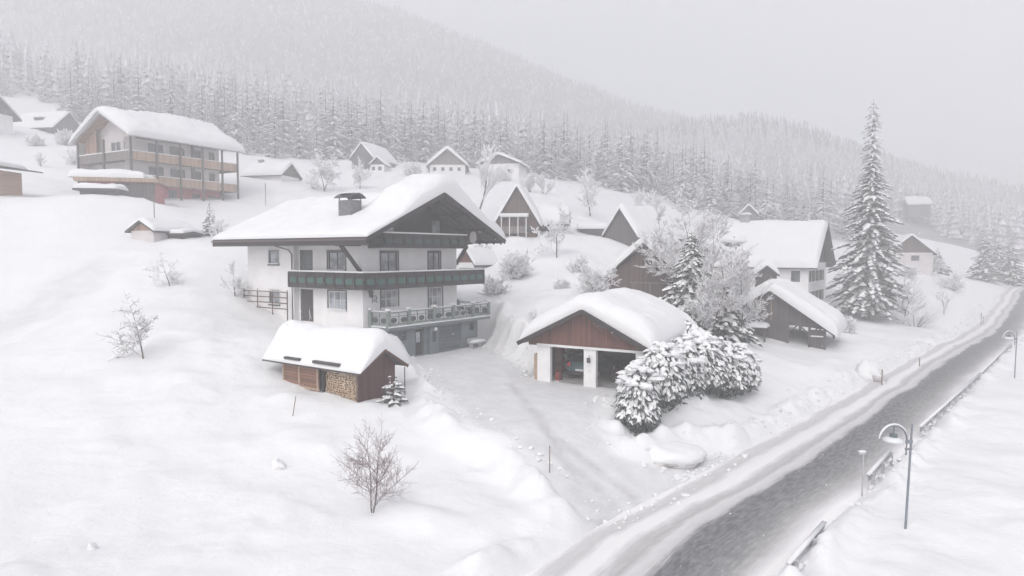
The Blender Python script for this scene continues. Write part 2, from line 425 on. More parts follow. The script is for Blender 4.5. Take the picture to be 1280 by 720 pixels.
def catmull(P, n=12):
    P = [np.array(p, float) for p in P]; out = []
    P = [2 * P[0] - P[1]] + P + [2 * P[-1] - P[-2]]
    for i in range(1, len(P) - 2):
        for k in range(n):
            t = k / n; a, b, c, d = P[i - 1:i + 3]
            out.append(.5 * ((2 * b) + (c - a) * t + (2 * a - 5 * b + 4 * c - d) * t * t + (3 * b - a - 3 * c + d) * t ** 3))
    out.append(P[-2]); return np.array(out)
A0 = [at(*q, z=0)[:2] for q in ((660, 720), (777, 644), (971, 543), (1145, 445), (1212, 411))]
dirn = np.array(A0[1]) - np.array(A0[0]); dirn /= np.linalg.norm(dirn)
EDGE = [tuple(np.array(A0[0]) - dirn * 60), tuple(np.array(A0[0]) - dirn * 25)] + A0 + [at(1245, 378, Y=118)[:2], at(1264, 357, Y=140)[:2], (126, 158), (160, 176), (220, 190), (320, 205)]
EDGE = catmull(EDGE, 14)
_dt = np.gradient(EDGE, axis=0); _dt /= np.linalg.norm(_dt, axis=1)[:, None]
NR = np.stack([_dt[:, 1], -_dt[:, 0]], 1)          # to the right
ROADW = 5.75
CEN = EDGE + NR * ROADW / 2
def road_z_pt(y):
    return 1.0 * np.clip((y - 88) / 32, 0, 1) ** 1.5 + 2.3 * np.clip((y - 118) / 30, 0, 1) + 1.0 * np.clip((y - 150) / 60, 0, 1)
def seg_dist(x, y, P):
    best = np.full(np.shape(x), 1e9); by = np.zeros(np.shape(x))
    for i in range(len(P) - 1):
        a = P[i]; b = P[i + 1]; d = b - a; L2 = (d ** 2).sum()
        t = np.clip(((x - a[0]) * d[0] + (y - a[1]) * d[1]) / L2, 0, 1)
        dd = np.hypot(x - a[0] - t * d[0], y - a[1] - t * d[1])
        m = dd < best; best = np.where(m, dd, best); by = np.where(m, a[1] + t * d[1], by)
    return best, by
def side_left(x, y, P=EDGE):
    best = np.full(np.shape(x), 1e9); sg = np.zeros(np.shape(x))
    for i in range(len(P) - 1):
        a = P[i]; b = P[i + 1]; d = b - a; L2 = (d ** 2).sum()
        t = np.clip(((x - a[0]) * d[0] + (y - a[1]) * d[1]) / L2, 0, 1)
        px_, py_ = x - a[0] - t * d[0], y - a[1] - t * d[1]
        dd = np.hypot(px_, py_); m = dd < best
        best = np.where(m, dd, best); sg = np.where(m, np.sign(d[0] * py_ - d[1] * px_), sg)
    return best * sg       # positive on the left
def zdrive(x, y):
    dr = side_left(x, y)
    s1 = np.clip(dr / 7.0, 0, 1); s2 = np.clip((dr - 10) / 12, 0, 1)
    return (CZ - 7.6) * (s1 * s1 * (3 - 2 * s1)) + .45 * s2 * s2 * (3 - 2 * s2), dr
def atz(px, py, z): return at(px, py, z=z)[:2]
DR = [atz(512, 446, 2.45), atz(540, 470, 2.4), atz(566, 492, 2.2), atz(580, 515, 2.0), atz(606, 540, 1.8), atz(648, 556, 1.6), atz(692, 578, 1.2), atz(706, 602, .8), atz(742, 640, .2), atz(760, 655, 0),
      atz(930, 568, 0), atz(885, 566, .3), atz(820, 566, .9), atz(765, 556, 1.3), atz(735, 530, 1.6), atz(742, 495, 2.0), (7.4, 36.0), (8.5, 37.5), (12.2, 43.8), (5.5, 47.5), (.8, 40.9), atz(660, 470, 2.0), atz(640, 452, 2.2), atz(604, 434, 2.4), (-2.2, 54), (-10.5, 45.5)]
DR = np.array(DR)
def _arc(l, z=.6): return catmull([at(a, b, z=z)[:2] for a, b in l], 6)
ARCS = [(_arc([(690, 586), (730, 596), (765, 615), (782, 640), (772, 664)], .5), .28), (_arc([(700, 576), (750, 590), (790, 606), (815, 632)], .5), .22), (_arc([(742, 618), (752, 635), (748, 655)], .3), .5), (_arc([(640, 500), (690, 560), (760, 600), (830, 612)], 1.1), .25), (_arc([(795, 656), (815, 668)], .1), .5)]
def poly_sd(x, y, P):
    inside = np.zeros(np.shape(x), bool); n = len(P); best = np.full(np.shape(x), 1e9)
    for i in range(n):
        a = P[i]; b = P[(i + 1) % n]
        c = ((a[1] > y) != (b[1] > y)) & (x < (b[0] - a[0]) * (y - a[1]) / (b[1] - a[1] + 1e-12) + a[0]); inside ^= c
        d = b - a; t = np.clip(((x - a[0]) * d[0] + (y - a[1]) * d[1]) / (d ** 2).sum(), 0, 1)
        best = np.minimum(best, np.hypot(x - a[0] - t * d[0], y - a[1] - t * d[1]))
    return np.where(inside, -best, best)
def sst(t): t = np.clip(t, 0, 1); return t * t * (3 - 2 * t)
def ground_z(x, y, detail=True, extra=False):
    x = np.asarray(x, float); y = np.asarray(y, float)
    b = base_z(x, y)
    near = (x > -80) & (x < 260) & (y > -50) & (y < 215)
    if detail:
        amp = np.clip(1 - y / 400, 0.3, 1)
        b = b + .6 * fbm(x / 9, y / 9, 3) * amp + .26 * fbm(x / 2.3 + 5, y / 2.3, 4) + np.clip((y - 150) / 150, 0, 1) * 5 * fbm(x / 45, y / 45, 4)
        # shovelled, drifted humps
        b = b + .55 * np.maximum(0, fbm(x / 2.8 + 40, y / 2.8 + 9, 3) - .12) * np.exp(-((x - 0) / 60) ** 2)
        # the left slope's grey patch is colour only, the ground is not lowered
    packed_grey = np.zeros(np.shape(x)); dirt = np.zeros(np.shape(x)); z = b.copy() if hasattr(b, 'copy') else b
    if np.any(near):
        X = x[near]; Y = y[near]; zz = z[near]
        dc, yy = seg_dist(X, Y, CEN); zr = road_z_pt(yy); do = dc - ROADW / 2
        bank = .42 * np.exp(-((do - .9) / .6) ** 2) * (1 + 1.6 * fbm(X / 1.1, Y / 1.1, 4))
        w = sst(do / 2.6)
        zz = np.where(do < 0, zr - .12, zr - .12 * (1 - sst(do / .3)) + (zz - zr) * w + bank * sst(do / .4) * (X < 1e9))
        zd, dr = zdrive(X, Y); sd = poly_sd(X, Y, DR)
        sdn = sd + .45 * fbm(X / 1.1 + 3, Y / 1.1, 3)
        rough = .05 * fbm(X / .9, Y / .9, 3)
        w2 = sst(sdn / 1.9)
        b2 = .75 * np.exp(-((sdn - 1.1) / .7) ** 2) * (1 + 1.3 * fbm(X / 1.0, Y / 1.0 + 8, 3)) * sst((dr + .2) / 2.5)
        zz = np.where(do < 0, zz, (zd + rough) * (1 - w2) + (np.maximum(zz, zd * (sd < 6) - 5) + b2) * w2)
        # grey patch on the left slope and the wheel arcs at the mouth of the drive
        lane = at(60, 385, Y=50); dl = np.hypot((X - lane[0]) / 2.6, (Y - lane[1]) / 8.5); patchw = .8 * sst((1.15 - dl + .5 * fbm(X / 2, Y / 2, 3)) / .6)  # oval patch of greyer snow with a noisy edge
        dtn = np.zeros(np.shape(X))
        for arc, wd_ in ARCS:
            q, _ = seg_dist(X, Y, arc); ww = np.exp(-(q / wd_) ** 2) * (.6 + .8 * fbm(X / .7, Y / .7, 2)); dtn = np.maximum(dtn, .62 * np.clip(ww, 0, 1)); zz = zz - .06 * np.exp(-(q / wd_) ** 2) * (do > 0)
        dirt[near] = dtn
        packed_grey[near] = np.maximum(patchw, np.where(do < 0, 1, (1 - sst((sdn + .2) / .6)) * (sd < 3)))
        z[near] = zz
    if extra: return z, packed_grey, dirt
    return z
def gz(x, y): return float(ground_z(np.array([x]), np.array([y]))[0])

def axis(parts):
    out = []
    for a, b, st in parts:
        n = max(1, int(round((b - a) / st))); out += list(np.linspace(a, b, n, endpoint=False))
    out.append(parts[-1][1]); return np.array(out)
def grid_mesh(name, xs, ys, mat, zoff=0.0, kind='structure', attrs=False):
    gx, gy = np.meshgrid(xs, ys)
    z, pk, dt = ground_z(gx.ravel(), gy.ravel(), True, True)
    co = np.stack([gx.ravel(), gy.ravel(), z + zoff], 1)
    nx, ny = len(xs), len(ys)
    i = (np.arange(ny - 1)[:, None] * nx + np.arange(nx - 1)[None, :]).ravel()
    f = np.stack([i, i + 1, i + 1 + nx, i + nx], 1).astype(np.int32)
    me = bpy.data.meshes.new(name)
    me.vertices.add(len(co)); me.vertices.foreach_set('co', co.ravel())
    me.loops.add(f.size); me.loops.foreach_set('vertex_index', f.ravel())
    me.polygons.add(len(f)); me.polygons.foreach_set('loop_start', np.arange(0, f.size, 4, dtype=np.int32))
    me.polygons.foreach_set('use_smooth', np.ones(len(f), bool))
    me.update(calc_edges=True); me.materials.append(mat)
    if attrs:
        for nm, arr in (('packed_grey', pk), ('dirt', dt)):
            a = me.attributes.new(nm, 'FLOAT', 'POINT'); a.data.foreach_set('value', arr.astype(np.float32))
    o = bpy.data.objects.new(name, me); col.objects.link(o); o['kind'] = kind
    return o
xs = axis([(-320, -90, 8), (-90, -32, 1.2), (-32, -16, .4), (-16, 26, .22), (26, 60, .5), (60, 130, 1.2), (130, 330, 6)])
ys = axis([(-70, 6, 4), (6, 14, .8), (14, 42, .22), (42, 60, .4), (60, 100, .8), (100, 192, 1.6)])
grid_mesh('ground', xs, ys, M['ground'], attrs=True)
def hillmat():
    m, nt, b = newmat('wooded_hill_snow'); L = nt.links
    tc = N(nt, 'ShaderNodeTexCoord'); n1 = N(nt, 'ShaderNodeTexNoise', Scale=.05, Detail=6.0); L.new(tc.outputs['Object'], n1.inputs['Vector'])
    n2 = N(nt, 'ShaderNodeTexNoise', Scale=.35, Detail=6.0, Roughness=.7); L.new(tc.outputs['Object'], n2.inputs['Vector'])
    ad = N(nt, 'ShaderNodeMath', operation='MULTIPLY_ADD'); L.new(n2.outputs['Fac'], ad.inputs[0]); ad.inputs[1].default_value = .6; L.new(n1.outputs['Fac'], ad.inputs[2])
    r = ramp(nt, [(.55, (.13, .135, .14)), (.95, (.28, .29, .30))]); L.new(ad.outputs[0], r.inputs['Fac'])   # brush and young trees poking through snow
    L.new(r.outputs['Color'], b.inputs['Base Color']); b.inputs['Roughness'].default_value = .95
    return m
M['hill'] = hillmat()
grid_mesh('hills', axis([(-620, 720, 6)]), axis([(186, 700, 5)]), M['hill'], -0.25)

# road sheet
def build_road():
    cols_ = 26; v = []; f = []; uv = []
    s = 0.0; S = []
    for i in range(len(EDGE)):
        if i: s += float(np.linalg.norm(EDGE[i] - EDGE[i - 1]))
        S.append(s)
    # resample finely
    ss = np.arange(0, S[-1], .5); ex = np.interp(ss, S, EDGE[:, 0]); ey = np.interp(ss, S, EDGE[:, 1]); nx = np.interp(ss, S, NR[:, 0]); ny = np.interp(ss, S, NR[:, 1])
    for k in range(len(ss)):
        for j in range(cols_ + 1):
            u = -0.25 + (ROADW + .5) * j / cols_
            x = ex[k] + nx[k] * u; y = ey[k] + ny[k] * u
            uu = u / 5.7
            h = .05 * math.exp(-((uu - .23) / .05) ** 2) + .03 * math.exp(-((uu - .45) / .05) ** 2) + .06 * max(0, (uu - .85) / .15) + .05 * max(0, (.04 - uu) / .08)
            if j in (0, cols_): h -= .15
            v.append((x, y, float(road_z_pt(np.array(y))) + h)); uv.append((u, ss[k]))
    for k in range(len(ss) - 1):
        for j in range(cols_):
            a = k * (cols_ + 1) + j; f.append((a, a + 1, a + 2 + cols_, a + 1 + cols_))
    me = bpy.data.meshes.new('road'); me.from_pydata(v, [], f); me.materials.append(M['road'])
    ul = me.uv_layers.new(name='UVMap')
    idx = np.zeros(len(me.loops), np.int32); me.loops.foreach_get('vertex_index', idx)
    ul.data.foreach_set('uv', np.array(uv, np.float32)[idx].ravel())
    me.polygons.foreach_set('use_smooth', [True] * len(me.polygons))
    o = bpy.data.objects.new('road', me); col.objects.link(o); o['kind'] = 'structure'
build_road()

# ------------------------------------------------------------------ building parts
def wall_panel(mb, o, ux, n, W, z0, z1, ops, reveal=0.12):
    """flat wall with real openings; o origin (at local z=0), ux along, n outward; ops = [(x0,x1,z0,z1)]"""
    o, ux, n = Vector(o), Vector(ux), Vector(n)
    xs_ = sorted({0, W} | {a for q in ops for a in q[:2]}); zs_ = sorted({z0, z1} | {a for q in ops for a in q[2:4]})
    P = lambda x, z, d=0: o + ux * x + Vector((0, 0, z)) - n * d
    for i in range(len(xs_) - 1):
        for j in range(len(zs_) - 1):
            cx, cz = (xs_[i] + xs_[i + 1]) / 2, (zs_[j] + zs_[j + 1]) / 2
            if any(q[0] < cx < q[1] and q[2] < cz < q[3] for q in ops): continue
            mb.quad(P(xs_[i], zs_[j]), P(xs_[i + 1], zs_[j]), P(xs_[i + 1], zs_[j + 1]), P(xs_[i], zs_[j + 1]))
    for (a, b, c, d) in [q[:4] for q in ops]:
        for (p, q) in (((a, c), (b, c)), ((b, c), (b, d)), ((b, d), (a, d)), ((a, d), (a, c))):
            mb.quad(P(*p), P(*q), P(q[0], q[1], reveal), P(p[0], p[1], reveal))

def window(parent, o, ux, n, q, fm, gm, nv=1, nh=0, trim=None, fw=0.07, name='window', sill=True, reveal=0.12, snow=True):
    o, ux, n = Vector(o), Vector(ux), Vector(n)
    a, b, c, d = q[:4]; P = lambda x, z, k: o + ux * x + Vector((0, 0, z)) + n * k
    mb = MB(); k = -reveal + .04
    up = n
    def bar(x0, z0, x1, z1, w): mb.bar(P(x0, z0, k), P(x1, z1, k), w, .06, up)
    bar(a, c + fw / 2, b, c + fw / 2, fw); bar(a, d - fw / 2, b, d - fw / 2, fw); bar(a + fw / 2, c + fw, a + fw / 2, d - fw, fw); bar(b - fw / 2, c + fw, b - fw / 2, d - fw, fw)
    for i in range(1, nv + 1): x = a + (b - a) * i / (nv + 1); bar(x, c + fw, x, d - fw, fw * .8)
    for i in range(1, nh + 1):
        z = c + (d - c) * i / (nh + 1); mb.bar(P(a + fw, z, k + .004), P(b - fw, z, k + .004), fw * .5, .05, up)
    w = mb.build(name, fm, parent)
    g = MB(); g.quad(P(a, c, -reveal + .02), P(b, c, -reveal + .02), P(b, d, -reveal + .02), P(a, d, -reveal + .02)); g.build('pane', gm, w)
    if trim is not None:
        t = MB(); s = .09
        t.bar(P(a - s, d + s / 2, .015), P(b + s, d + s / 2, .015), s, .04, up); t.bar(P(a - s, c - s / 2, .015), P(b + s, c - s / 2, .015), s, .04, up)
        t.bar(P(a - s / 2, c, .015), P(a - s / 2, d, .015), s, .04, up); t.bar(P(b + s / 2, c, .015), P(b + s / 2, d, .015), s, .04, up); t.build('trim', trim, w)
    if sill:
        t = MB(); t.bar(P(a - .05, c - .03, .05), P(b + .05, c - .03, .05), .05, .16, (0, 0, 1)) ; 
        t.build('sill', fm, w)
        if snow:
            t = MB(); t.bar(P(a, c + .03, .06), P(b, c + .03, .06), .12, .07); t.build('snow_cover', M['snow'], w)
    return w

def roof_snow(x0, x1, y0, y1, ridge_axis, zr, slope, T, name='roof_snow', parent=None, rc=0.0, sm=0.5, seed=0, edge=None, bump=0.17, extra=None, cx=None, n1=64, n2=56, bulge=0.12):
    """cushion of snow over a gable roof; ridge along 'x' or 'y' at height zr, slope = dz/dhoriz; round lips all round"""
    if cx is None: cx = (x0 + x1) / 2 if ridge_axis == 'y' else (y0 + y1) / 2
    e = edge or T * 1.0
    def spaced(a, b, n):
        t = np.linspace(0, 1, n); s = .5 - .5 * np.cos(np.pi * t); s = .5 * s + .5 * t
        s = np.where(t < .5, 2 * s * s / 1.0, 1 - 2 * (1 - s) ** 2) * .5 + .5 * t
        return a + (b - a) * s
    X = spaced(x0, x1, n1); Y = spaced(y0, y1, n2); gx, gy = np.meshgrid(X, Y)
    c = (gx if ridge_axis == 'y' else gy) - cx
    rf = zr - slope * np.abs(c)
    d1 = np.minimum(gx - x0, x1 - gx); d2 = np.minimum(gy - y0, y1 - gy)
    prof = lambda d: np.sqrt(np.clip(1 - (1 - np.clip(d / e, 0, 1)) ** 2, 0, 1))
    h = T * prof(d1) * prof(d2)
    th = 1 + .38 * fbm(gx / 2.5 + seed * 7.3, gy / 2.5 + seed, 3)
    if extra is not None: th = th * extra(gx, gy)
    k = sm
    smooth_ridge = zr - slope * (np.sqrt(c * c + k * k) - 0.0) + slope * k * .55
    top = rf + h * th + np.minimum(0, smooth_ridge - rf) * np.clip(h / T, 0, 1) * 1.0 + bump * .5 * fbm(gx / .8 + seed, gy / .8, 2) * np.clip(h / T, 0, 1)
    top = np.maximum(top, rf + .012)
    # outward bulge of the lip
    ox = bulge * T * (np.clip(1 - (gx - x0) / e, 0, 1) * -1 + np.clip(1 - (x1 - gx) / e, 0, 1)) * np.clip(h / T * 2.2, 0, 1)
    oy = bulge * T * (np.clip(1 - (gy - y0) / e, 0, 1) * -1 + np.clip(1 - (y1 - gy) / e, 0, 1)) * np.clip(h / T * 2.2, 0, 1)
    nx, ny = len(X), len(Y)
    v = np.concatenate([np.stack([(gx + ox).ravel(), (gy + oy).ravel(), top.ravel()], 1), np.stack([gx.ravel(), gy.ravel(), (rf - .0 + .006).ravel()], 1)])
    f = []
    for j in range(ny - 1):
        for i in range(nx - 1):
            a = j * nx + i; f.append((a, a + 1, a + 1 + nx, a + nx)); b = a + nx * ny; f.append((b, b + nx, b + 1 + nx, b + 1))
    me = bpy.data.meshes.new(name); me.from_pydata(v.tolist(), [], f); me.materials.append(M['snow']); me.polygons.foreach_set('use_smooth', [True] * len(f))
    o = bpy.data.objects.new(name, me); col.objects.link(o)
    if parent is not None: o.parent = parent
    return o

def roof_slabs(x0, x1, y0, y1, ax, zr, slope, th=.16, cx=None):
    mb = MB()
    if ax == 'y':
        c = (x0 + x1) / 2 if cx is None else cx
        zl, z2 = zr - slope * (c - x0), zr - slope * (x1 - c)
        mb.prism([(x0, zl), (c, zr), (x1, z2), (x1, z2 - th), (c, zr - th * 1.15), (x0, zl - th)], 'y', y0, y1)
    else:
        c = (y0 + y1) / 2 if cx is None else cx
        zl, z2 = zr - slope * (c - y0), zr - slope * (y1 - c)
        mb.prism([(y0, zl), (c, zr), (y1, z2), (y1, z2 - th), (c, zr - th * 1.15), (y0, zl - th)], 'x', x0, x1)
    return mb

def gable_house(name, label, cat, P, rz, w, d, h, rise, over, wall, gable, ridge='y', T=.7, wins=(), depth=2.5, group=None, chim=None, roofm='tile', seed=1, sidewins=(), fm='frame', gm='glass', overf=None, gable_z=None, win_group=None):
    """local: front wall at y=0 facing -y, x to the right 0..w, depth d; ridge along y (gable front) or x"""
    t = thing(name, label, cat, P, rz, group)
    mb = MB(); of = over if overf is None else overf
    o, ux, n = (0, 0, 0), (1, 0, 0), (0, -1, 0)
    wall_panel(mb, o, ux, n, w, -depth, h, [q[:4] for q in wins])
    wall_panel(mb, (0, d, 0), (0, -1, 0), (-1, 0, 0), d, -depth, h, [q[:4] for q in sidewins])
    mb.quad((w, 0, -depth), (w, d, -depth), (w, d, h), (w, 0, h)); mb.quad((w, d, -depth), (0, d, -depth), (0, d, h), (w, d, h))
    mb.build('wall', M[wall], t)
    g = MB()
    if ridge == 'y':
        sl = rise / (w / 2)
        g.prism([(0, h), (w, h), (w / 2, h + rise)], 'y', 0.003, .2); g.prism([(0, h), (w, h), (w / 2, h + rise)], 'y', d - .2, d - .003)
    else:
        sl = rise / (d / 2)
        g.prism([(0, h), (d, h), (d / 2, h + rise)], 'x', 0.003, .2); g.prism([(0, h), (d, h), (d / 2, h + rise)], 'x', w - .2, w - .003)
    g.build('gable', M[gable], t)
    zr = h + rise + .18
    if ridge == 'y': bx = (-over, w + over, -of, d + of)
    else: bx = (-of, w + of, -over, d + over)
    rf = roof_slabs(*bx, ridge, zr, sl).build('roof', M[roofm], t)
    roof_snow(*bx, ridge, zr + .004, sl, T, parent=rf, seed=seed, n1=34, n2=34)
    for q in wins: window(t, o, ux, n, q, M[q[4] if len(q) > 4 else fm], M[gm], nv=1, sill=False)
    for q in sidewins: window(t, (0, d, 0), (0, -1, 0), (-1, 0, 0), q, M[fm], M[gm], nv=1, sill=False)
    if chim:
        cx_, cy_, cw, ch = chim
        zb = zr - sl * abs((cx_ - w / 2) if ridge == 'y' else (cy_ - d / 2))
        c = MB().box(cx_ - cw / 2, cx_ + cw / 2, cy_ - cw / 2, cy_ + cw / 2, zb - .5, zb + ch).build('chimney', M['concrete'], rf)
        MB().blob((cx_, cy_, zb + ch), cw * .75, cw * .75, .35, flat=0, jit=.05).build('snow_cover', M['snow'], c, True)
    return t

HA = math.atan2(.811, .585)
# ------------------------------------------------------------------ the big white house
def main_house():
    P0 = (-9.83, 44.7, CZ - 4.9)
    t = thing('chalet_house', 'large white house with dark wooden gable and long dark balcony above a grey garage storey', 'house', P0, HA)
    W, D = 9.5, 12.2
    fr = [(1.62, 3.22, 1.12, 2.36), (6.32, 7.82, .25, 2.36), (1.62, 3.22, 3.0, 4.97), (6.32, 7.62, 3.0, 4.97)]
    mb = MB(); wall_panel(mb, (0, 0, 0), (1, 0, 0), (0, -1, 0), W, -2.6, 5.55, fr)
    lw = [(1.66, 3.47, 1.04, 2.3), (1.66, 3.47, 3.7, 5.0), (5.2, 6.4, .05, 2.22), (5.2, 6.4, 2.9, 5.0)]
    # left wall, recessed part (local y from 0 to 6.65)
    conv = lambda q: (6.65 - q[1], 6.65 - q[0], q[2], q[3])
    wall_panel(mb, (0, 6.65, 0), (0, -1, 0), (-1, 0, 0), 6.65, -2.6, 5.55, [conv(q) for q in lw])
    pw = [(8.28, 9.57, 4.08, 5.09), (8.28, 9.57, 1.15, 2.2)]
    conv2 = lambda q: (D - q[1], D - q[0], q[2], q[3])
    wall_panel(mb, (-.45, D, 0), (0, -1, 0), (-1, 0, 0), D - 6.65, -2.6, 5.55, [conv2(q) for q in pw])
    mb.quad((-.45, 6.65, -2.6), (0, 6.65, -2.6), (0, 6.65, 5.55), (-.45, 6.65, 5.55))
    mb.quad((-.45, D, -2.6), (W, D, -2.6), (W, D, 5.55), (-.45, D, 5.55)); mb.quad((W, 0, -2.6), (W, D, -2.6), (W, D, 5.55), (W, 0, 5.55))
    mb.build('wall', M['plaster'], t)
    F = ((0, 0, 0), (1, 0, 0), (0, -1, 0)); Lf = ((0, 6.65, 0), (0, -1, 0), (-1, 0, 0)); L2 = ((-.45, D, 0), (0, -1, 0), (-1, 0, 0))
    window(t, *F, fr[0], M['wframe'], M['curtain'], 2, 1, M['frame'], .06); window(t, *F, fr[1], M['wframe'], M['curtain'], 2, 2, M['frame'], .06, sill=False)
    window(t, *F, fr[2], M['frame'], M['curtain'], 1, 0, M['frame'], .1, sill=False); window(t, *F, fr[3], M['frame'], M['curtain'], 1, 0, M['frame'], .1, sill=False)
    window(t, *Lf, conv(lw[0]), M['wframe'], M['curtain'], 2, 1, M['frame'], .06); window(t, *Lf, conv(lw[1]), M['frame'], M['curtain'], 1, 0, M['frame'], .1)
    for q in pw: window(t, *L2, conv2(q), M['frame'], M['curtain'], 0, 0, M['wframe'], .08)
    for q, m in ((lw[2], 'door'), (lw[3], 'tdoor')):
        d = MB().box(.06, .11, q[0], q[1], q[2], q[3]); dd = d.build('door', M[m], t)
        f = MB(); f.box(.0, .1, q[0] - .09, q[0], q[2], q[3] + .09); f.box(0, .1, q[1], q[1] + .09, q[2], q[3] + .09); f.box(0, .1, q[0], q[1], q[3], q[3] + .09)
        for v in range(len(f.v)): f.v[v] = (f.v[v][0] - .02, f.v[v][1], f.v[v][2])
        f.build('door_frame', M['frame'], dd); MB().bar((-.02, q[0] + .12, q[2] + 1.0), (-.02, q[0] + .3, q[2] + 1.0), .03, .03).build('handle', M['metal'], dd)
        if m == 'tdoor':
            MB().box(.052, .058, q[0] + .25, q[1] - .25, q[2] + .9, q[3] - .2).build('pane', M['glass'], dd)
    # roof
    EX0, EX1, EY0, EY1 = -2.3, 11.8, -3.0, 13.8; zr = 9.05; cx = 4.75; sl = (9.05 - 5.88) / 7.05
    roof = roof_slabs(EX0, EX1, EY0, EY1, 'y', zr, sl, .22, cx).build('roof', M['tile'], t)
    def extra(gx, gy):
        a = np.clip((1.4 - gy) / 1.6, 0, 1); a = a * a * (3 - 2 * a); b = np.clip((gx - 0.6) / 1.6, 0, 1)
        back = np.clip((gx - 4.75) / 1.5, 0, 1) * .6
        return .42 + 1.25 * np.maximum(a * b, 0) * np.clip(1.15 - np.abs(gx - 4.75) / 9, 0, 1) + back * (1 - a * b)
    roof_snow(EX0 - .05, EX1 + .05, EY0 - .05, EY1 + .05, 'y', zr + .005, sl, .95, parent=roof, seed=2, extra=extra, edge=.8, n1=110, n2=110, sm=.7, cx=cx)
    b = MB()
    for s_, xe in ((-1, EX0), (1, EX1)):   # barge boards on the front rake
        b.bar((cx, EY0 + .03, zr - .16), (xe, EY0 + .03, zr - sl * abs(xe - cx) - .16), .07, .3)
    b.build('bargeboard', M['dbeam'], roof)
    mb = MB(); mb.bar((EX0 - .05, EY0, 5.72), (EX0 - .05, EY1, 5.72), .13, .1); mb.build('gutter', M['pipe'], roof)
    MB().box(EX0 - .01, EX0 + .05, EY0, EY1, 5.36, 5.7).build('fascia', M['dbeam'], roof)
    mb = MB()   # snow guard pipes lying on the left slope
    for (ya, yb) in ((-1.6, .9), (1.4, 9.8)): mb.bar((EX0 + .5, ya, 6.28), (EX0 + .5, yb, 6.28), .06, .16)
    mb.build('snow_guard', M['dbeam'], roof)
    mb = MB()   # purlins and rafters seen under the front overhang
    for x in (-1.9, .1, 2.4, 4.75, 7.1, 9.4, 11.4):
        mb.bar((x, EY0 + .1, zr - sl * abs(x - cx) - .34), (x, .0, zr - sl * abs(x - cx) - .34), .16, .2)
    for y in (-2.6, -1.9, -1.2, -.5):
        for s_, xe in ((-1, EX0), (1, EX1)): mb.bar((cx, y, zr - .29), (xe, y, zr - sl * abs(xe - cx) - .29), .09, .12)
    y = .6
    while y < 13.6:
        for s_, xe, xw in ((-1, EX0, 0), (1, EX1, W)): mb.bar((xw, y, zr - sl * abs(xw - cx) - .29), (xe + .1 * (1 if xe < 0 else -1), y, zr - sl * abs(xe - cx) - .29), .09, .12)
        y += .8
    mb.build('rafters', M['dbeam'], roof)
    mb = MB(); mb.bar((-.05, 0.1, 3.6), (-1.75, 0.1, 5.45), .2, .2); mb.bar((-.05, 0.1, 5.42), (EX0 + .2, .1, 5.42), .16, .18); mb.bar((W + .05, .1, 4.0), (W + 1.4, .1, 5.4), .18, .18); mb.build('brace', M['dbeam'], t)
    # wooden gable wall with two small windows
    zt = lambda x: zr - sl * abs(x - cx) - .2
    mb = MB(); mb.prism([(-1.9, 5.56), (11.4, 5.56), (11.4, zt(11.4)), (cx, zt(cx)), (-1.9, zt(-1.9))], 'y', -.08, -.02)
    mb.build('gable', M['dwood'], t)
    for q in ((2.0, 2.75, 6.35, 7.15), (6.6, 7.4, 6.35, 7.25)):
        window(t, (0, -.09, 0), (1, 0, 0), (0, -1, 0), q, M['rail'], M['curtain'], 0, 0, None, .05, sill=False, reveal=-.01)
    # gable balcony
    def fancy_balcony(pts, z0, z1, floor_pts, name, bay=.95, dark=False):
        bl = MB()
        for (a, c) in zip(pts, pts[1:]):
            a, c = Vector((*a, 0)), Vector((*c, 0)); d = (c - a); Lg = d.length; d.normalize(); n = Vector((d.y, -d.x, 0))
            k = max(1, round(Lg / bay))
            zz = lambda z: Vector((0, 0, z))
            bl.bar(a + zz(z1 - .06), c + zz(z1 - .06), .16, .12); bl.bar(a + zz(z0 + .08), c + zz(z0 + .08), .14, .16); bl.bar(a + zz((z0 * .25 + z1 * .75)), c + zz((z0 * .25 + z1 * .75)), .06, .06)
            bl.bar(a + zz((z0 + z1) / 2) - n * .03, c + zz((z0 + z1) / 2) - n * .03, .03, z1 - z0 - .2)
            for i in range(k + 1): p = a + d * (Lg * i / k); bl.bar(p + zz(z0), p + zz(z1 - .1), .12, .1)
        bo = bl.build(name, M['dwood'], t)
        for (a, c) in zip(pts, pts[1:]):
            a, c = Vector((*a, 0)), Vector((*c, 0)); d = (c - a); Lg = d.length; d.normalize(); n = Vector((d.y, -d.x, 0)); k = max(1, round(Lg / bay)); st = Lg / k
            for i in range(k):
                g = MB(); m_ = a + d * (st * (i + .5)) + n * .0
                zc = z0 + (z1 - z0) * .47; hw = st * .36; hh = (z1 - z0) * .17; outl = []
                for j in range(14):
                    th = 2 * math.pi * j / 14; e = .55
                    outl.append((math.copysign(abs(math.cos(th)) ** e, math.cos(th)) * hw, math.copysign(abs(math.sin(th)) ** e, math.sin(th)) * hh))
                nn = len(g.v)
                for dd in (.035, -.035):
                    for (u, w_) in outl: g.v.append(tuple(m_ + d * u + Vector((0, 0, zc + w_)) + n * dd))
                K = len(outl); g.f.append(tuple(nn + q for q in range(K))); g.m.append(0); g.f.append(tuple(nn + K + q for q in range(K))[::-1]); g.m.append(0)
                for q in range(K): g.f.append((nn + q, nn + K + q, nn + K + (q + 1) % K, nn + (q + 1) % K)); g.m.append(0)
                for sx in (-.3, .0, .3):       # carved mullions over the green inset
                    pass
                g.build('green_inset', M['dgreen' if dark else 'green'], bo)
        fl = MB(); fl.prism(floor_pts, 'z', z0 + .02, z0 + .14); fl.build('floor', M['dbeam'], bo)
        s = MB()
        for (a, c) in zip(pts, pts[1:]): s.bar((*a, z1 + .035), (*c, z1 + .035), .2, .09)
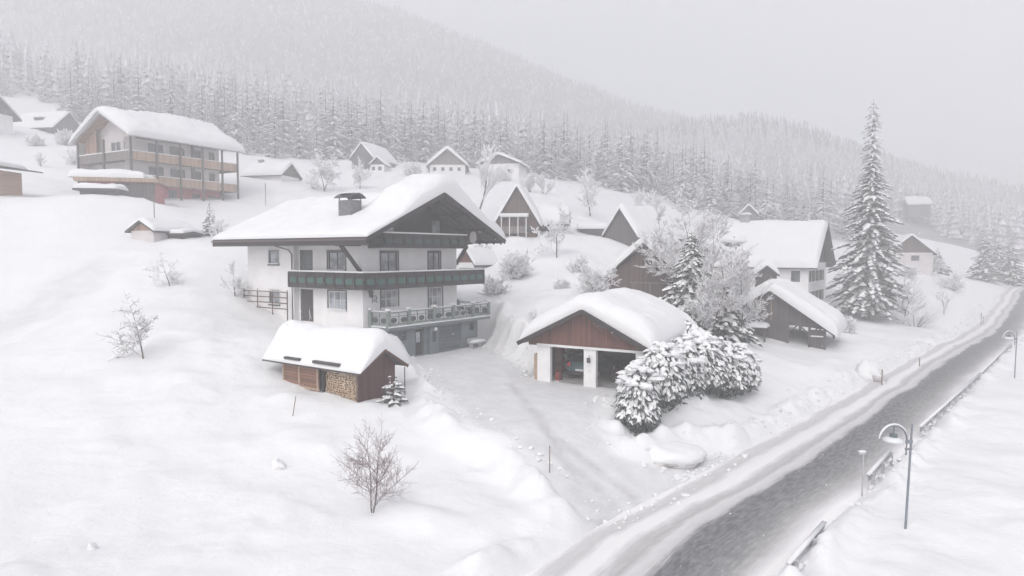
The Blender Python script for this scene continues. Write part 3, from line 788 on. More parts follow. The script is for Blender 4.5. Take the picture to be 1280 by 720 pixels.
        s.build('snow_cover', M['snow'], bo)
        return bo
    fancy_balcony([(.5, -.1), (.5, -1.5), (8.9, -1.5), (8.9, -.1)], 5.22, 6.2, [(.52, -.1), (.52, -1.48), (8.88, -1.48), (8.88, -.1)], 'gable_balcony', dark=True)
    fancy_balcony([(0.0, 6.6), (-.9, 6.6), (-.9, -1.2), (11.35, -1.2), (11.35, 1.2)], 2.5, 3.62, [(-.02, 6.58), (-.88, 6.58), (-.88, -1.18), (11.33, -1.18), (11.33, 1.2), (9.52, 1.2), (9.52, -.02), (-.02, -.02)], 'balcony')
    # terrace over the garage storey
    tr = MB(); tr.prism([(.45, -.01), (.45, -1.95), (11.2, -1.95), (11.2, 3.0), (9.52, 3.0), (9.52, -.01)], 'z', -.2, 0.0); te = tr.build('terrace', M['base'], t)
    s = MB(); s.prism([(.4, -.02), (.4, -2.0), (11.25, -2.0), (11.25, 3.0), (9.55, 3.0), (9.55, -.02)], 'z', 0.004, .09); s.build('snow_cover', M['snow'], te)
    rp = [(.5, -.2), (.5, -1.85), (2.4, -1.85), (4.85, -1.85), (6.95, -1.85), (9.2, -1.85), (11.1, -1.85), (11.1, 1.2)]
    ra = MB(); po = MB(); sn = MB(); ov = MB()
    for p in rp: po.box(p[0] - .11, p[0] + .11, p[1] - .11, p[1] + .11, .0, 1.12)
    for p in rp: sn.box(p[0] - .14, p[0] + .14, p[1] - .14, p[1] + .14, 1.123, 1.26)
    for a, c in zip(rp, rp[1:]):
        for z, hgt in ((.98, .1), (.72, .04), (.2, .1)): ra.bar((*a, z), (*c, z), .06, hgt)
        A_, C_ = Vector((*a, 0)), Vector((*c, 0)); d = C_ - A_; Lg = d.length; d.normalize(); k = max(1, round(Lg / .85))
        for i in range(k + 1): p = A_ + d * (Lg * i / k); ra.bar(p + Vector((0, 0, .2)), p + Vector((0, 0, .95)), .05, .05)
        for i in range(k):
            p = A_ + d * (Lg * (i + .5) / k); hw = Lg / k * .3
            ring = [p + d * (math.cos(2 * math.pi * j / 12) * hw) + Vector((0, 0, .46 + math.sin(2 * math.pi * j / 12) * .15)) for j in range(13)]
            ov.tube(ring, .035, 4)
            ov.bar(p - d * hw * .8 + Vector((0, 0, .46)), p + d * hw * .8 + Vector((0, 0, .46)), .03, .2)
        sn.bar((*a, 1.055), (*c, 1.055), .12, .05)
    ro = ra.build('railing', M['rail'], te); po.build('railing_post', M['rail'], ro); ov.build('oval_ornament', M['frame'], ro); sn.build('snow_cover', M['snow'], ro)
    # garage storey, front plane y = -1.5, rounded right corner
    bw = MB(); dq = [(3.35, 4.25, -2.2, -.35), (5.75, 8.3, -2.2, -.35), (9.2, 9.75, -1.0, -.45), (1.7, 2.5, -1.0, -.45)]
    wall_panel(bw, (.6, -1.5, 0), (1, 0, 0), (0, -1, 0), 9.3, -3.4, -.2, [(a - .6, b_ - .6, c, d) for a, b_, c, d in dq], .25)
    arc = [(9.9 + .8 * math.sin(k * math.pi / 12), -.7 - .8 * math.cos(k * math.pi / 12)) for k in range(7)]
    for (a, c) in zip(arc, arc[1:]): bw.quad((*a, -3.4), (*c, -3.4), (*c, -.2), (*a, -.2))
    bw.quad((10.7, -.7, -3.4), (10.7, 3, -3.4), (10.7, 3, -.2), (10.7, -.7, -.2)); bw.quad((.6, 0, -3.4), (.6, -1.5, -3.4), (.6, -1.5, -.2), (.6, 0, -.2)); bw.quad((10.7, 3, -3.4), (9.5, 3, -3.4), (9.5, 3, -.2), (10.7, 3, -.2))
    ba = bw.build('garage_storey', M['base'], t)
    B = ((0, -1.5, 0), (1, 0, 0), (0, -1, 0))
    d_ = MB().box(3.4, 4.2, -1.3, -1.26, -2.2, -.4).build('door', M['door'], t); MB().box(3.62, 3.98, -1.32, -1.303, -1.3, -.6).build('pane', M['curtain'], d_); MB().bar((3.5, -1.33, -1.3), (3.62, -1.33, -1.3), .03, .03).build('handle', M['metal'], d_)
    g_ = MB().box(5.75, 8.3, -1.33, -1.28, -2.2, -.35).build('garage_door', M['gdoor'], t); MB().bar((6.9, -1.36, -1.3), (7.15, -1.36, -1.3), .04, .04).build('handle', M['metal'], g_)
    window(t, *B, dq[2], M['frame'], M['glass'], 0, 0, None, .05, sill=False, reveal=.2); window(t, *B, dq[3], M['frame'], M['glass'], 0, 0, None, .05, sill=False, reveal=.2)
    pl = MB().box(4.6, 5.5, -1.72, -1.503, -2.4, -.22).build('pillar', M['base'], t); MB().box(4.85, 5.15, -1.8, -1.723, -1.35, -.65).build('meter_box', M['frame'], pl)
    MB().blob((5.05, -1.85, -.45), .14, .14, .14, jit=.02).build('globe_lamp', M['lampglass'], pl, True)
    # downpipe, wall lantern, ornament, dish
    MB().tube([(-2.2, 7.6, 5.6), (-1.6, 7.5, 5.45), (-.6, 7.0, 5.1), (-.53, 6.75, 4.8), (-.53, 6.75, -.5)], .05, 6).build('downpipe', M['pipe'], t)
    la = MB(); la.bar((.35, -.02, 2.35), (.35, -.4, 2.4), .04, .04); la.box(.25, .45, -.5, -.3, 1.95, 2.25); la.prism([(.2, 2.25), (.5, 2.25), (.35, 2.45)], 'y', -.55, -.25); la.build('wall_lantern', M['frame'], t)
    ring = [(1.0 + .22 * math.cos(2 * math.pi * j / 10), -.04, 1.85 + .18 * math.sin(2 * math.pi * j / 10)) for j in range(11)]
    wr = MB(); wr.tube(ring, .035, 4); wr.bar((.82, -.04, 1.85), (1.18, -.04, 1.85), .04, .04); wr.bar((.85, -.04, 1.68), (.78, -.04, 1.55), .04, .04); wr.bar((1.15, -.04, 1.68), (1.22, -.04, 1.55), .04, .04); wr.build('wall_ornament', M['rail'], t)
    di = MB(); c = Vector((9.25, -1.75, 6.05))
    rings = []
    for i, (rr, dep) in enumerate(((.0, .0), (.22, .03), (.42, .1))):
        for j in range(14): th = 2 * math.pi * j / 14; di.v.append((c.x + rr * math.cos(th), c.y - dep, c.z + rr * 1.1 * math.sin(th)))
    for i in range(2):
        for j in range(14): di.f.append((i * 14 + j, i * 14 + (j + 1) % 14, (i + 1) * 14 + (j + 1) % 14, (i + 1) * 14 + j)); di.m.append(0)
    di.tube([(9.25, -1.5, 5.7), (9.25, -1.7, 5.9), (9.25, -1.75, 6.05)], .03, 5); di.tube([(9.25, -1.8, 5.62), (9.25, -2.2, 5.9)], .015, 4)
    di.build('satellite_dish', M['dish'], t)
    hr = MB(); hr.tube([(-.35, 5.1, .95), (-.9, 4.2, .35)], .025, 5); hr.tube([(-.35, 5.1, .1), (-.35, 5.1, .95)], .02, 5); hr.build('handrail', M['galv'], t)
    # chimney with curved metal hood
    c = MB(); c.box(.25, 1.15, 1.3, 2.6, 6.2, 8.45); ch = c.build('chimney', M['metal'], roof)
    hd = MB(); prof = [(.05 + 1.3 * k / 8, 8.62 + .3 * math.sin(math.pi * k / 8)) for k in range(9)]
    for (a, c2) in zip(prof, prof[1:]): hd.quad((a[0], 1.05, a[1]), (c2[0], 1.05, c2[1]), (c2[0], 2.85, c2[1]), (a[0], 2.85, a[1])); hd.quad((a[0], 1.05, a[1] - .04), (a[0], 2.85, a[1] - .04), (c2[0], 2.85, c2[1] - .04), (c2[0], 1.05, c2[1] - .04))
    for x in (.3, 1.1):
        for y in (1.35, 2.55): hd.bar((x, y, 8.4), (x, y, 8.78), .05, .05)
    hd.build('chimney_hood', M['frame'], ch)
    s = MB()
    for x in (.1, .5): s.blob((x + .45, 1.95, 8.9), .4, .8, .12, jit=.05, flat=0)
    s.build('snow_cover', M['snow'], ch, True)
    return t
main_house()

# trellis beside the house, bench, etc.
def local(P0, a, x, y, z): c, s = math.cos(a), math.sin(a); return (P0[0] + x * c - y * s, P0[1] + x * s + y * c, P0[2] + z)
MH = (-9.83, 44.7, CZ - 4.9)
tr = thing('garden_trellis', 'low dark wooden rail trellis against the left end wall of the white house', 'trellis', local(MH, HA, -.85, 6.9, 0), HA)
for z in (.9, 1.3, 1.7, 2.1): MB().bar((0, 0, z), (0, 5.4, z), .04, .07).build('rail', M['bbeam'], tr)
for y in (.05, 1.8, 3.6, 5.3): MB().bar((.045, y, -.8), (.045, y, 2.25), .07, .05).build('post', M['bbeam'], tr)
MB().bar((0, 0, 2.16), (0, 5.4, 2.16), .07, .05).build('snow_cover', M['snow'], tr)
bn = thing('garden_bench', 'snow covered bench against the grey garage storey of the white house', 'bench', local(MH, HA, 8.6, -2.0, -2.28), HA)
MB().box(0, 1.9, -.25, .2, .38, .44).build('seat', M['silver'], bn)
for x in (.15, 1.75): MB().box(x - .05, x + .05, -.2, .15, -.1, .379).build('leg', M['silver'], bn)
MB().box(0, 1.9, .205, .25, .4, .75).build('backrest', M['silver'], bn)
MB().blob((.95, -.02, .46), 1.0, .28, .2, 5, 12, .08, flat=-.01).build('snow_cover', M['snow'], bn, True)

# ------------------------------------------------------------------ double garage with the car
GA = math.atan2(-.508, .862)
def garage():
    t = thing('double_garage', 'open white double garage with red brown boarded gable and deep snow on its roof', 'garage', GAR, GA)
    W, D, H = 6.55, 7.4, 2.3
    mb = MB(); wall_panel(mb, (0, 0, 0), (1, 0, 0), (0, -1, 0), W, -.8, H, [(.85, 3.0, -.8, 2.12), (3.75, 6.1, -.8, 2.12)], .28)
    wall_panel(mb, (0, D, 0), (0, -1, 0), (-1, 0, 0), D, -.8, H, [])
    mb.quad((W, 0, -.8), (W, D, -.8), (W, D, H), (W, 0, H)); mb.quad((W, D, -.8), (0, D, -.8), (0, D, H), (W, D, H))
    mb.build('wall', M['wallwhite'], t)
    i = MB(); i.quad((.05, .3, .03), (W - .05, .3, .03), (W - .05, D - .05, .03), (.05, D - .05, .03)); i.build('floor', M['concrete'], t)
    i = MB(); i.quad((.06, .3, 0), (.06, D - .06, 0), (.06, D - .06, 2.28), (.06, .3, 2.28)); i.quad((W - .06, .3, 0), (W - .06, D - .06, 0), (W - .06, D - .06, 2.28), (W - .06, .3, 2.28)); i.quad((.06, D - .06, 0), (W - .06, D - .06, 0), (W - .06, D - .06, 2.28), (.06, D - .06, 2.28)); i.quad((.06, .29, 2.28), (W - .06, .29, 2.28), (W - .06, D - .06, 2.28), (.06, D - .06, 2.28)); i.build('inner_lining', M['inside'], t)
    zr, sl = 4.42, .5
    g = MB(); g.prism([(-.55, 2.16), (W + .1, 2.16), (W + .1, zr - sl * (W + .1 - 3.15) - .15), (3.15, zr - .17), (-.55, zr - sl * 3.7 - .15)], 'y', -.06, -.01); g.build('gable', M['rwood'], t)
    r = roof_slabs(-.95, W + .5, -.75, D + .5, 'y', zr, sl, .16, 3.15).build('roof', M['tile'], t)
    b = MB()
    for xe in (-.95, W + .5): b.bar((3.15, -.73, zr - .1), (xe, -.73, zr - sl * abs(xe - 3.15) - .1), .05, .24)
    b.build('bargeboard', M['dbeam'], r)
    MB().bar((W + .56, -.7, 2.33), (W + .56, D, 2.33), .12, .1).build('gutter', M['galv'], r)
    b = MB().bar((-.0, -.075, 2.2), (W, -.075, 2.2), .03, .14).build('lintel', M['wframe'], t)
    def ex(gx, gy): return 1 + .3 * np.clip((gx - 2) / 4, 0, 1)
    roof_snow(-1.0, W + .8, -.5, D + .9, 'y', zr + .005, sl, .95, parent=r, seed=5, cx=3.15, edge=1.1, sm=.9, n1=80, n2=80, extra=ex)
    l = MB(); l.tube([(3.38, -.02, 1.75), (3.38, -.2, 1.8)], .02, 4); l.box(3.3, 3.46, -.27, -.13, 1.4, 1.68); l.build('wall_lamp', M['frame'], t)
    MB().box(3.3, 3.42, -.02, -.004, .85, .95).build('switch_box', M['plate'], t)
    for x in (.55, ): MB().box(-.30, -.02, .15, 1.1, -.5, 1.6).build('side_door', M['post'], t)
    return t
garage()
# contents of the garage
def gl(x, y, z=0): return local(GAR, GA, x, y, z)
def car():
    t = thing('parked_car', 'dark teal hatchback parked nose in inside the left bay of the open garage', 'car', gl(2.05, 1.5, .03), GA)
    # side profile along y (rear at y=0), lofted across x with tumblehome
    prof = [(0.0, .28), (-.02, .55), (.05, .85), (.18, 1.0), (.45, 1.42), (.8, 1.5), (1.9, 1.5), (2.7, 1.05), (3.6, .92), (3.95, .7), (4.0, .3)]
    mb = MB(); xsn = [(-.86, .0), (-.84, .55), (-.7, .96), (0, 1.0), (.7, .96), (.84, .55), (.86, .0)]
    secs = []
    for y, z in prof:
        w = .84 if z < 1.0 else .84 - (z - .95) * .36
        secs.append([(-w * .97, y, .3), (-w, y, min(z, .75)), (-w * .98, y, z - .06 if z > .4 else z), (-w * .86, y, z), (w * .86, y, z), (w * .98, y, z - .06 if z > .4 else z), (w, y, min(z, .75)), (w * .97, y, .3)])
    n = 8
    for s in secs: mb.v += s
    for i in range(len(secs) - 1):
        for j in range(n - 1): a = i * n + j; mb.f.append((a, a + n, a + n + 1, a + 1)); mb.m.append(0)
    mb.f.append(tuple(range(n))); mb.m.append(0); mb.f.append(tuple((len(secs) - 1) * n + j for j in range(n))[::-1]); mb.m.append(0)
    mb.build('body', M['carp'], t, True)
    g = MB(); g.quad((-.6, .175, 1.03), (.6, .175, 1.03), (.54, .40, 1.38), (-.54, .40, 1.38)); g.build('rear_window', M['carglass'], t)
    for s in (-1, 1):
        MB().box(*sorted((s * .60, s * .80)), -.03, .1, .78, 1.0).build('tail_light', M['tail'], t)
        g = MB(); g.quad((s * .80, .6, 1.0), (s * .80, 2.5, 1.0), (s * .70, 1.9, 1.4), (s * .70, .85, 1.4)); g.build('side_window', M['carglass'], t)
        for y in (.75, 3.3):
            w = MB(); pts = [(s * .68, y, .31), (s * .87, y, .31)]
            w.tube(pts, .31, 18); wh = w.build('wheel', M['tyre'], t); MB().tube([(s * .86, y, .31), (s * .885, y, .31)], .18, 12).build('rim', M['silver'], wh)
    MB().box(-.26, .26, -.04, -.015, .52, .64).build('number_plate', M['plate'], t)
    MB().box(-.82, .82, -.07, .05, .3, .5).build('bumper', M['tyre'], t)
car()
t = thing('storage_shelf', 'tall shelf of tins and boxes at the left wall inside the garage', 'shelf', gl(.35, 2.0, .03), GA)
MB().box(-.2, .25, 0, .04, 0, 2.0).build('side_panel', M['panel'], t); MB().box(-.2, .25, 2.2, 2.24, 0, 2.0).build('side_panel', M['panel'], t)
for z in (.25, .8, 1.35, 1.9): MB().box(-.19, .24, .05, 2.19, z, z + .04).build('shelf_board', M['panel'], t)
rr = random.Random(5)
for z, lab in ((.29, 'lowest'), (.84, 'second lowest'), (1.39, 'upper')):
    for k, (nm, cm) in enumerate((('red', 'redbox'), ('pale', 'plate'), ('brown', 'post'))):
        o = MB().box(-.14, .18, 0, .4, 0, .28 + .1 * rr.random()).build('storage_box', M[cm], None)
        o.location = gl(.35, 2.2 + k * .65 + .1 * rr.random(), .03 + z + .002); o.rotation_euler = (0, 0, GA); tag(o, f'{nm} box on the {lab} board of the garage shelf', 'box', 'boxes on the garage shelf')
t = thing('fuel_canister', 'red metal can standing on the garage floor left of the car', 'canister', gl(1.02, .75, .03), GA)
MB().box(-.12, .12, -.2, .2, 0, .5).build('body', M['redbox'], t); MB().tube([(0, -.12, .5), (0, -.1, .6), (0, .1, .6), (0, .12, .5)], .02, 5).build('handle', M['redbox'], t)
t = thing('workbench', 'wooden workbench at the back of the right garage bay', 'workbench', gl(4.9, 6.3, .03), GA)
MB().box(-1.1, 1.2, 0, .7, .82, .9).build('worktop', M['panel'], t)
for x in (-1.0, 1.1):
    for y in (.08, .6): MB().box(x - .04, x + .04, y - .04, y + .04, 0, .819).build('leg', M['panel'], t)
t = thing('bicycle', 'dark bicycle leaning inside the right garage bay', 'bicycle', gl(4.1, 1.8, .03), GA + R(80))
for x in (0, 1.05):
    w = MB(); w.tube([(x + .33 * math.cos(2 * math.pi * j / 18), 0, .34 + .33 * math.sin(2 * math.pi * j / 18)) for j in range(19)], .022, 5); w.build('wheel', M['tyre'], t)
f = MB(); 
for a, b in (((0, .34), (.42, .36)), ((0, .34), (.35, .78)), ((.42, .36), (.33, .86)), ((.42, .36), (.88, .8)), ((.35, .78), (.86, .84)), ((.84, .95), (1.05, .34))): f.tube([(a[0], 0, a[1]), (b[0], 0, b[1])], .018, 5)
f.build('frame', M['redbox'], t); MB().tube([(.84, -.27, .98), (.84, 0, .95), (.84, .27, .98)], .014, 5).build('handlebar', M['frame'], t); MB().box(.2, .45, -.06, .06, .87, .92).build('saddle', M['frame'], t)

# ------------------------------------------------------------------ woodshed
SH = (-7.5, 33.0, CZ - 7.4)
def woodshed():
    t = thing('wood_shed', 'small brown wood shed under a thick snow cushion below the white house', 'shed', SH, HA)
    W, D = 2.45, 6.0; H = 1.72; cx = W / 2; zr = 2.62; sl = .62
    mb = MB(); mb.prism([(0, -1.5), (W, -1.5), (W, H), (cx, zr - .15), (0, H)], 'y', 0.0, .06); mb.quad((W, 0, -1.5), (W, D, -1.5), (W, D, H), (W, 0, H)); mb.quad((0, D, -1.5), (W, D, -1.5), (W, D, H), (0, D, H)); mb.quad((.9, .06, -1.5), (.9, 2.7, -1.5), (.9, 2.7, H), (.9, .06, H))
    mb.build('wall', M['mwood'], t)
    MB().box(-.0, .05, 3.15, 4.55, -1.5, H - .1).build('side_panel', M['panel'], t); MB().box(-.0, .05, 4.65, 5.95, -1.5, H - .1).build('side_panel', M['panel'], t)
    for y in (3.1, 4.6, 5.95): MB().box(-.06, .04, y - .05, y + .05, -1.5, H).build('post', M['post'], t)
    MB().box(-.05, .07, 2.62, 2.74, -1.5, H).build('post', M['dbeam'], t); MB().box(-.05, .07, .0, .12, -1.5, H).build('post', M['bbeam'], t)
    MB().bar((-.08, 2.9, .35), (-.08, 6, .35), .04, .1).build('rail', M['post'], t)
    r = roof_slabs(-.42, W + .42, -.55, D + 1.3, 'y', zr, sl, .09, cx).build('roof', M['tile'], t)
    b = MB()
    for xe in (-.42, W + .42): b.bar((cx, -.54, zr - .06), (xe, -.54, zr - sl * abs(xe - cx) - .06), .04, .16)
    b.build('bargeboard', M['bbeam'], r)
    ex = lambda gx, gy: .25 + .85 * np.clip((gx + .35) / .9, 0, 1)
    roof_snow(-.44, W + .5, -.6, D + 1.35, 'y', zr + .004, sl, 1.0, parent=r, seed=9, cx=cx, edge=.75, sm=.6, n1=60, n2=80, extra=ex, bulge=.1)
    mb = MB(); mb.tube([(W + .3, -.4, 1.5), (W + .3, -.4, -1.2)], .03, 5); mb.build('downpipe', M['pipe'], t)
    mb = MB()
    mb.bar((-.3, .9, zr - sl * 1.52 + .2), (-.3, 2.9, zr - sl * 1.52 + .2), .42, .14); mb.bar((-.3, 4.0, zr - sl * 1.52 + .19), (-.3, 5.3, zr - sl * 1.52 + .19), .36, .12); mb.build('bare_roof_strip', M['tile'], r)
    return t
woodshed()
# log pile: one pile thing, logs are its countable parts (largest), kept as real cylinders
lp = thing('log_pile', 'stack of split firewood with pale cut ends under the shed roof', 'log pile', local(SH, HA, .02, .15, -1.0), HA)
rr = random.Random(11); big = []; y = 0.1
z = .08; row = 0; logs = []
while z < 2.45:
    y = .08 + (row % 2) * .06
    while y < 2.4:
        logs.append((y, z + rr.uniform(-.02, .02), rr.uniform(.05, .075), rr.random())); y += rr.uniform(.115, .15)
    z += .115; row += 1
logs.sort(key=lambda q: -q[1]); rest = MB()
for i, (y, z, r_, c) in enumerate(logs):
    mb = MB() if i < 99 else rest
    x0 = rr.uniform(-.03, .05); k = rr.choice((5, 6, 7)); mb.tube([(x0, y, z), (x0 + .8, y, z)], r_, k)
    if i < 99: mb.build('log', M['logs' if c < .6 else 'logs2'], lp)
if rest.v: o = rest.build('logs', M['logs'], lp); o['kind'] = 'stuff'

# ------------------------------------------------------------------ long chalet on the slope
def long_chalet():
    P = (-45.5, 82.0, CZ + 6.0); a = math.atan2(.876, .485)
    t = thing('guest_chalet', 'long three storey house with two rows of tan wooden balconies on the upper slope', 'house', P, a)
    Lx, Wy = 15.2, 11.0; bx = 1.3
    wx1 = 13.2
    up = [(3.0, 5.0, 6.35, 7.6), (5.9, 8.0, 6.35, 7.6), (9.4, 10.4, 6.2, 7.6), (11.6, 12.5, 6.3, 7.6)]
    lo = [(a_, b_, 3.5, 4.8) for a_, b_, _, _ in up]; ba = [(3.0, 4.6, .1, 2.0), (5.6, 6.8, .1, 2.0), (8.9, 10.1, .4, 1.8), (11.3, 12.5, .6, 1.7)]
    mb = MB(); wall_panel(mb, (0, bx, 0), (1, 0, 0), (0, -1, 0), wx1, 2.4, 8.0, up + lo, .12); wall_panel(mb, (1.3, Wy, 0), (0, -1, 0), (-1, 0, 0), Wy - bx, 2.4, 8.0, [(4.6, 6.8, 6.3, 7.9), (7.2, 9.2, 6.3, 7.9), (7.6, 9.0, 3.4, 5.0)])
    mb.v = [((v[0]) if True else 0, v[1], v[2]) for v in mb.v]
    mb.quad((wx1, bx, 2.4), (wx1, Wy, 2.4), (wx1, Wy, 8), (wx1, bx, 8)); mb.quad((0, Wy, 2.4), (wx1, Wy, 2.4), (wx1, Wy, 8), (0, Wy, 8))
    mb.quad((0, bx, 2.4), (1.3, bx, 2.4), (1.3, bx, 8), (0, bx, 8)) if False else None
    mb.build('wall', M['cream'], t)
    bs = MB(); wall_panel(bs, (0, bx, 0), (1, 0, 0), (0, -1, 0), wx1, -3, 2.4, ba, .12); bs.quad((0, bx, -3), (0, Wy, -3), (0, Wy, 2.4), (0, bx, 2.4)); bs.quad((wx1, bx, -3), (wx1, Wy, -3), (wx1, Wy, 2.4), (wx1, bx, 2.4)); bs.build('ground_storey', M['red'], t)
    for q in up + lo + ba: window(t, (0, bx, 0), (1, 0, 0), (0, -1, 0), q, M['frame'], M['glass'], 1, 0, None, .1, sill=False)
    for q in ((4.6, 6.8, 6.3, 7.9), (7.2, 9.2, 6.3, 7.9), (7.6, 9.0, 3.4, 5.0)): window(t, (1.3, Wy, 0), (0, -1, 0), (-1, 0, 0), q, M['wframe'], M['glass'], 1, 0, None, .12, sill=False)
    zr = 11.3; cy = 5.4; sl = (zr - 8.05) / 5.9
    g = MB(); g.prism([(bx, 8.0), (Wy, 8.0), (cy + .2, zr - .35)], 'x', 1.32, 1.45); g.prism([(bx, 8.0), (Wy, 8.0), (cy + .2, zr - .35)], 'x', wx1 - .2, wx1 - .05); g.build('gable', M['cream'], t)
    sf = MB(); zt = lambda y: zr - sl * abs(y - cy) - .27
    sf.quad((-.3, -.4, zt(-.4)), (1.3, -.4, zt(-.4)), (1.3, cy, zt(cy)), (-.3, cy, zt(cy))); sf.quad((-.3, 11.4, zt(11.4)), (1.3, 11.4, zt(11.4)), (1.3, cy, zt(cy)), (-.3, cy, zt(cy)))
    sf.build('soffit', M['soffit'], t)
    r = roof_slabs(-.6, Lx + .6, -.5, 11.5, 'x', zr, sl, .22, cy).build('roof', M['galv'], t)
    # left part of the gable recess is boarded
    gb = MB(); gb.prism([(8.2, 5.2), (10.6, 5.2), (10.6, zt(10.6)), (8.2, zt(8.2))], 'x', .6, .7); gb.build('boarded_screen', M['soffit'], t)
    ex = lambda gx, gy: np.clip(1.0 + .15 * np.sin(gx / 5), .5, 1.2)
    roof_snow(-.8, Lx + .8, -.7, 11.7, 'x', zr + .005, sl, 1.15, parent=r, seed=12, cx=cy, edge=1.6, sm=1.3, n1=90, n2=70, extra=ex, bulge=.25)
    for k, (z0, x0) in enumerate(((5.2, 0.0), (2.4, 0.0))):
        b = MB(); b.box(x0, Lx, .0, .06, z0, z0 + 1.05); b.box(Lx, Lx + .06, .06, 4.0, z0, z0 + 1.05); bo = b.build('balcony', M['owood'], t)
        f = MB(); f.box(x0 + .01, Lx - .01, .07, bx - .003, z0 + .05, z0 + .2); f.box(wx1 + .01, Lx - .02, bx, 4.0, z0 + .05, z0 + .2); f.build('floor', M['gwood'], bo)
        s = MB(); s.box(x0, Lx, -.05, .1, z0 + 1.053, z0 + 1.15); s.build('snow_cover', M['snow'], bo)
    b = MB(); b.box(-.06, 0, .0, 11.0, 5.2, 6.25); bo = b.build('balcony', M['ggwood'], t); MB().box(.01, 1.28, bx + .01, 11, 5.25, 5.4).build('floor', M['gwood'], bo); MB().box(-.12, .05, .1, 11.0, 6.253, 6.38).build('snow_cover', M['snow'], bo)
    for x in (-.12, 3.2, 6.4, 9.6, 12.6, 15.1): MB().box(x - .1, x + .1, -.2, -.01, -2.5, 8.0).build('post', M['gwood'], t)
    for y in (5.3, 10.9): MB().box(-.28, -.09, y - .1, y + .1, -2, 7.9).build('post', M['gwood'], t)
    MB().box(8.9, 9.3, 1.1, 1.29, 2.4, 8.2).build('downpipe', M['gwood'], t)
    f = MB().bar((3.0, .9, .2), (12.8, .9, .2), .06, .5).build('plinth_rail', M['red'], t)
long_chalet()
an = thing('flat_roof_annex', 'low flat roofed red annex with tan fascia in front of the long balcony house', 'annex', at(150, 250, Y=76), R(14))
MB().box(-3.2, 3.4, 0, 5, -2, 2.0).build('wall', M['red'], an); MB().box(-.3, 3.6, -.12, -.003, -2, 1.9).build('door', M['gwood'], an)
r = MB().box(-4.4, 4.0, -.5, 5.4, 2.0, 2.4).build('roof', M['owood'], an)
roof_snow(-5.0, 2.6, -.5, 5.4, 'y', 2.41, 0.0, 1.0, parent=r, seed=20, n1=40, n2=30, edge=1.0)
an = thing('entrance_canopy', 'low canopy with a rounded snow cap left of the red annex', 'canopy', at(122, 249, Y=72), R(10))
MB().box(-1.7, 2.0, 0, 2.5, -2, .9).build('wall', M['gwood'], an); r = MB().box(-2.2, 2.1, -.5, 2.8, .9, 1.1).build('roof', M['gwood'], an)  # dark grey wall colour paints the shadow beneath the canopy
roof_snow(-2.2, 2.1, -.55, 2.8, 'y', 1.105, 0.0, .6, parent=r, seed=21, n1=30, n2=24, edge=.7)

# ------------------------------------------------------------------ the other houses
def A(px, py, Y): return at(px, py, Y=Y)
gable_house('farmhouse', 'white farmhouse with dark shutters and steep snow roof right of the frosted trees', 'house', (37.5, 86.0, CZ - 7.6), HA + R(1), 11.5, 15.5, 6.3, 5.0, .9, 'plaster', 'dwood', 'y', .9,
            wins=[(x, x + 1.0, z, z + 1.4) for z in (3.9, 1.2) for x in (1.0, 3.4, 5.8, 8.2)], sidewins=[(x, x + 1.1, z, z + 1.4) for z in (3.9, 1.2) for x in (6.0, 9.6, 13.4)], chim=(5.7, 9.5, 1.2, 1.5), seed=31, overf=1.2)
fh = bpy.data.objects['farmhouse']
for x in (1.0, 3.4, 5.8, 8.2):
    for z in (3.9, 1.2):
        for s in (-.55, 1.02): MB().box(x + s, x + s + .5, -.06, -.005, z, z + 1.4).build('shutter', M['dbeam'], fh)
for (y, nm) in ((11.5, 0), (13.6, 1)):
    pass
d = MB(); zr_ = 6.3 + 5.0 + .18; slf = 5.0 / 5.75; dy, dx0 = 9.6, 1.2
d = thing('roof_dormer', '', '', (0, 0, 0)) if False else None
dm = MB(); zc = zr_ - slf * (5.75 - 1.9); dm.prism([(8.6, zc - 1.2), (11.6, zc - 1.2), (11.2, zc + .5), (10.1, zc + 1.05), (9.0, zc + .5)], 'x', 1.3, 4.0); dmo = dm.build('dormer', M['brwood'], fh)
MB().box(1.24, 1.297, 9.4, 10.8, zc - .2, zc + .5).build('pane', M['glass'], dmo)
sn = MB(); sn.blob((3.0, 10.1, zc + .95), 2.1, 2.2, .95, 6, 12, .05, flat=-.1); sn.build('snow_cover', M['snow'], dmo, True)
gable_house('buried_porch', 'small dark gable almost buried in snow in front of the white farmhouse', 'outbuilding', A(946, 345, 80), HA + R(20) - R(90), 2.2, 3.0, .2, .9, .3, 'dwood', 'dwood', 'y', .8, seed=33)

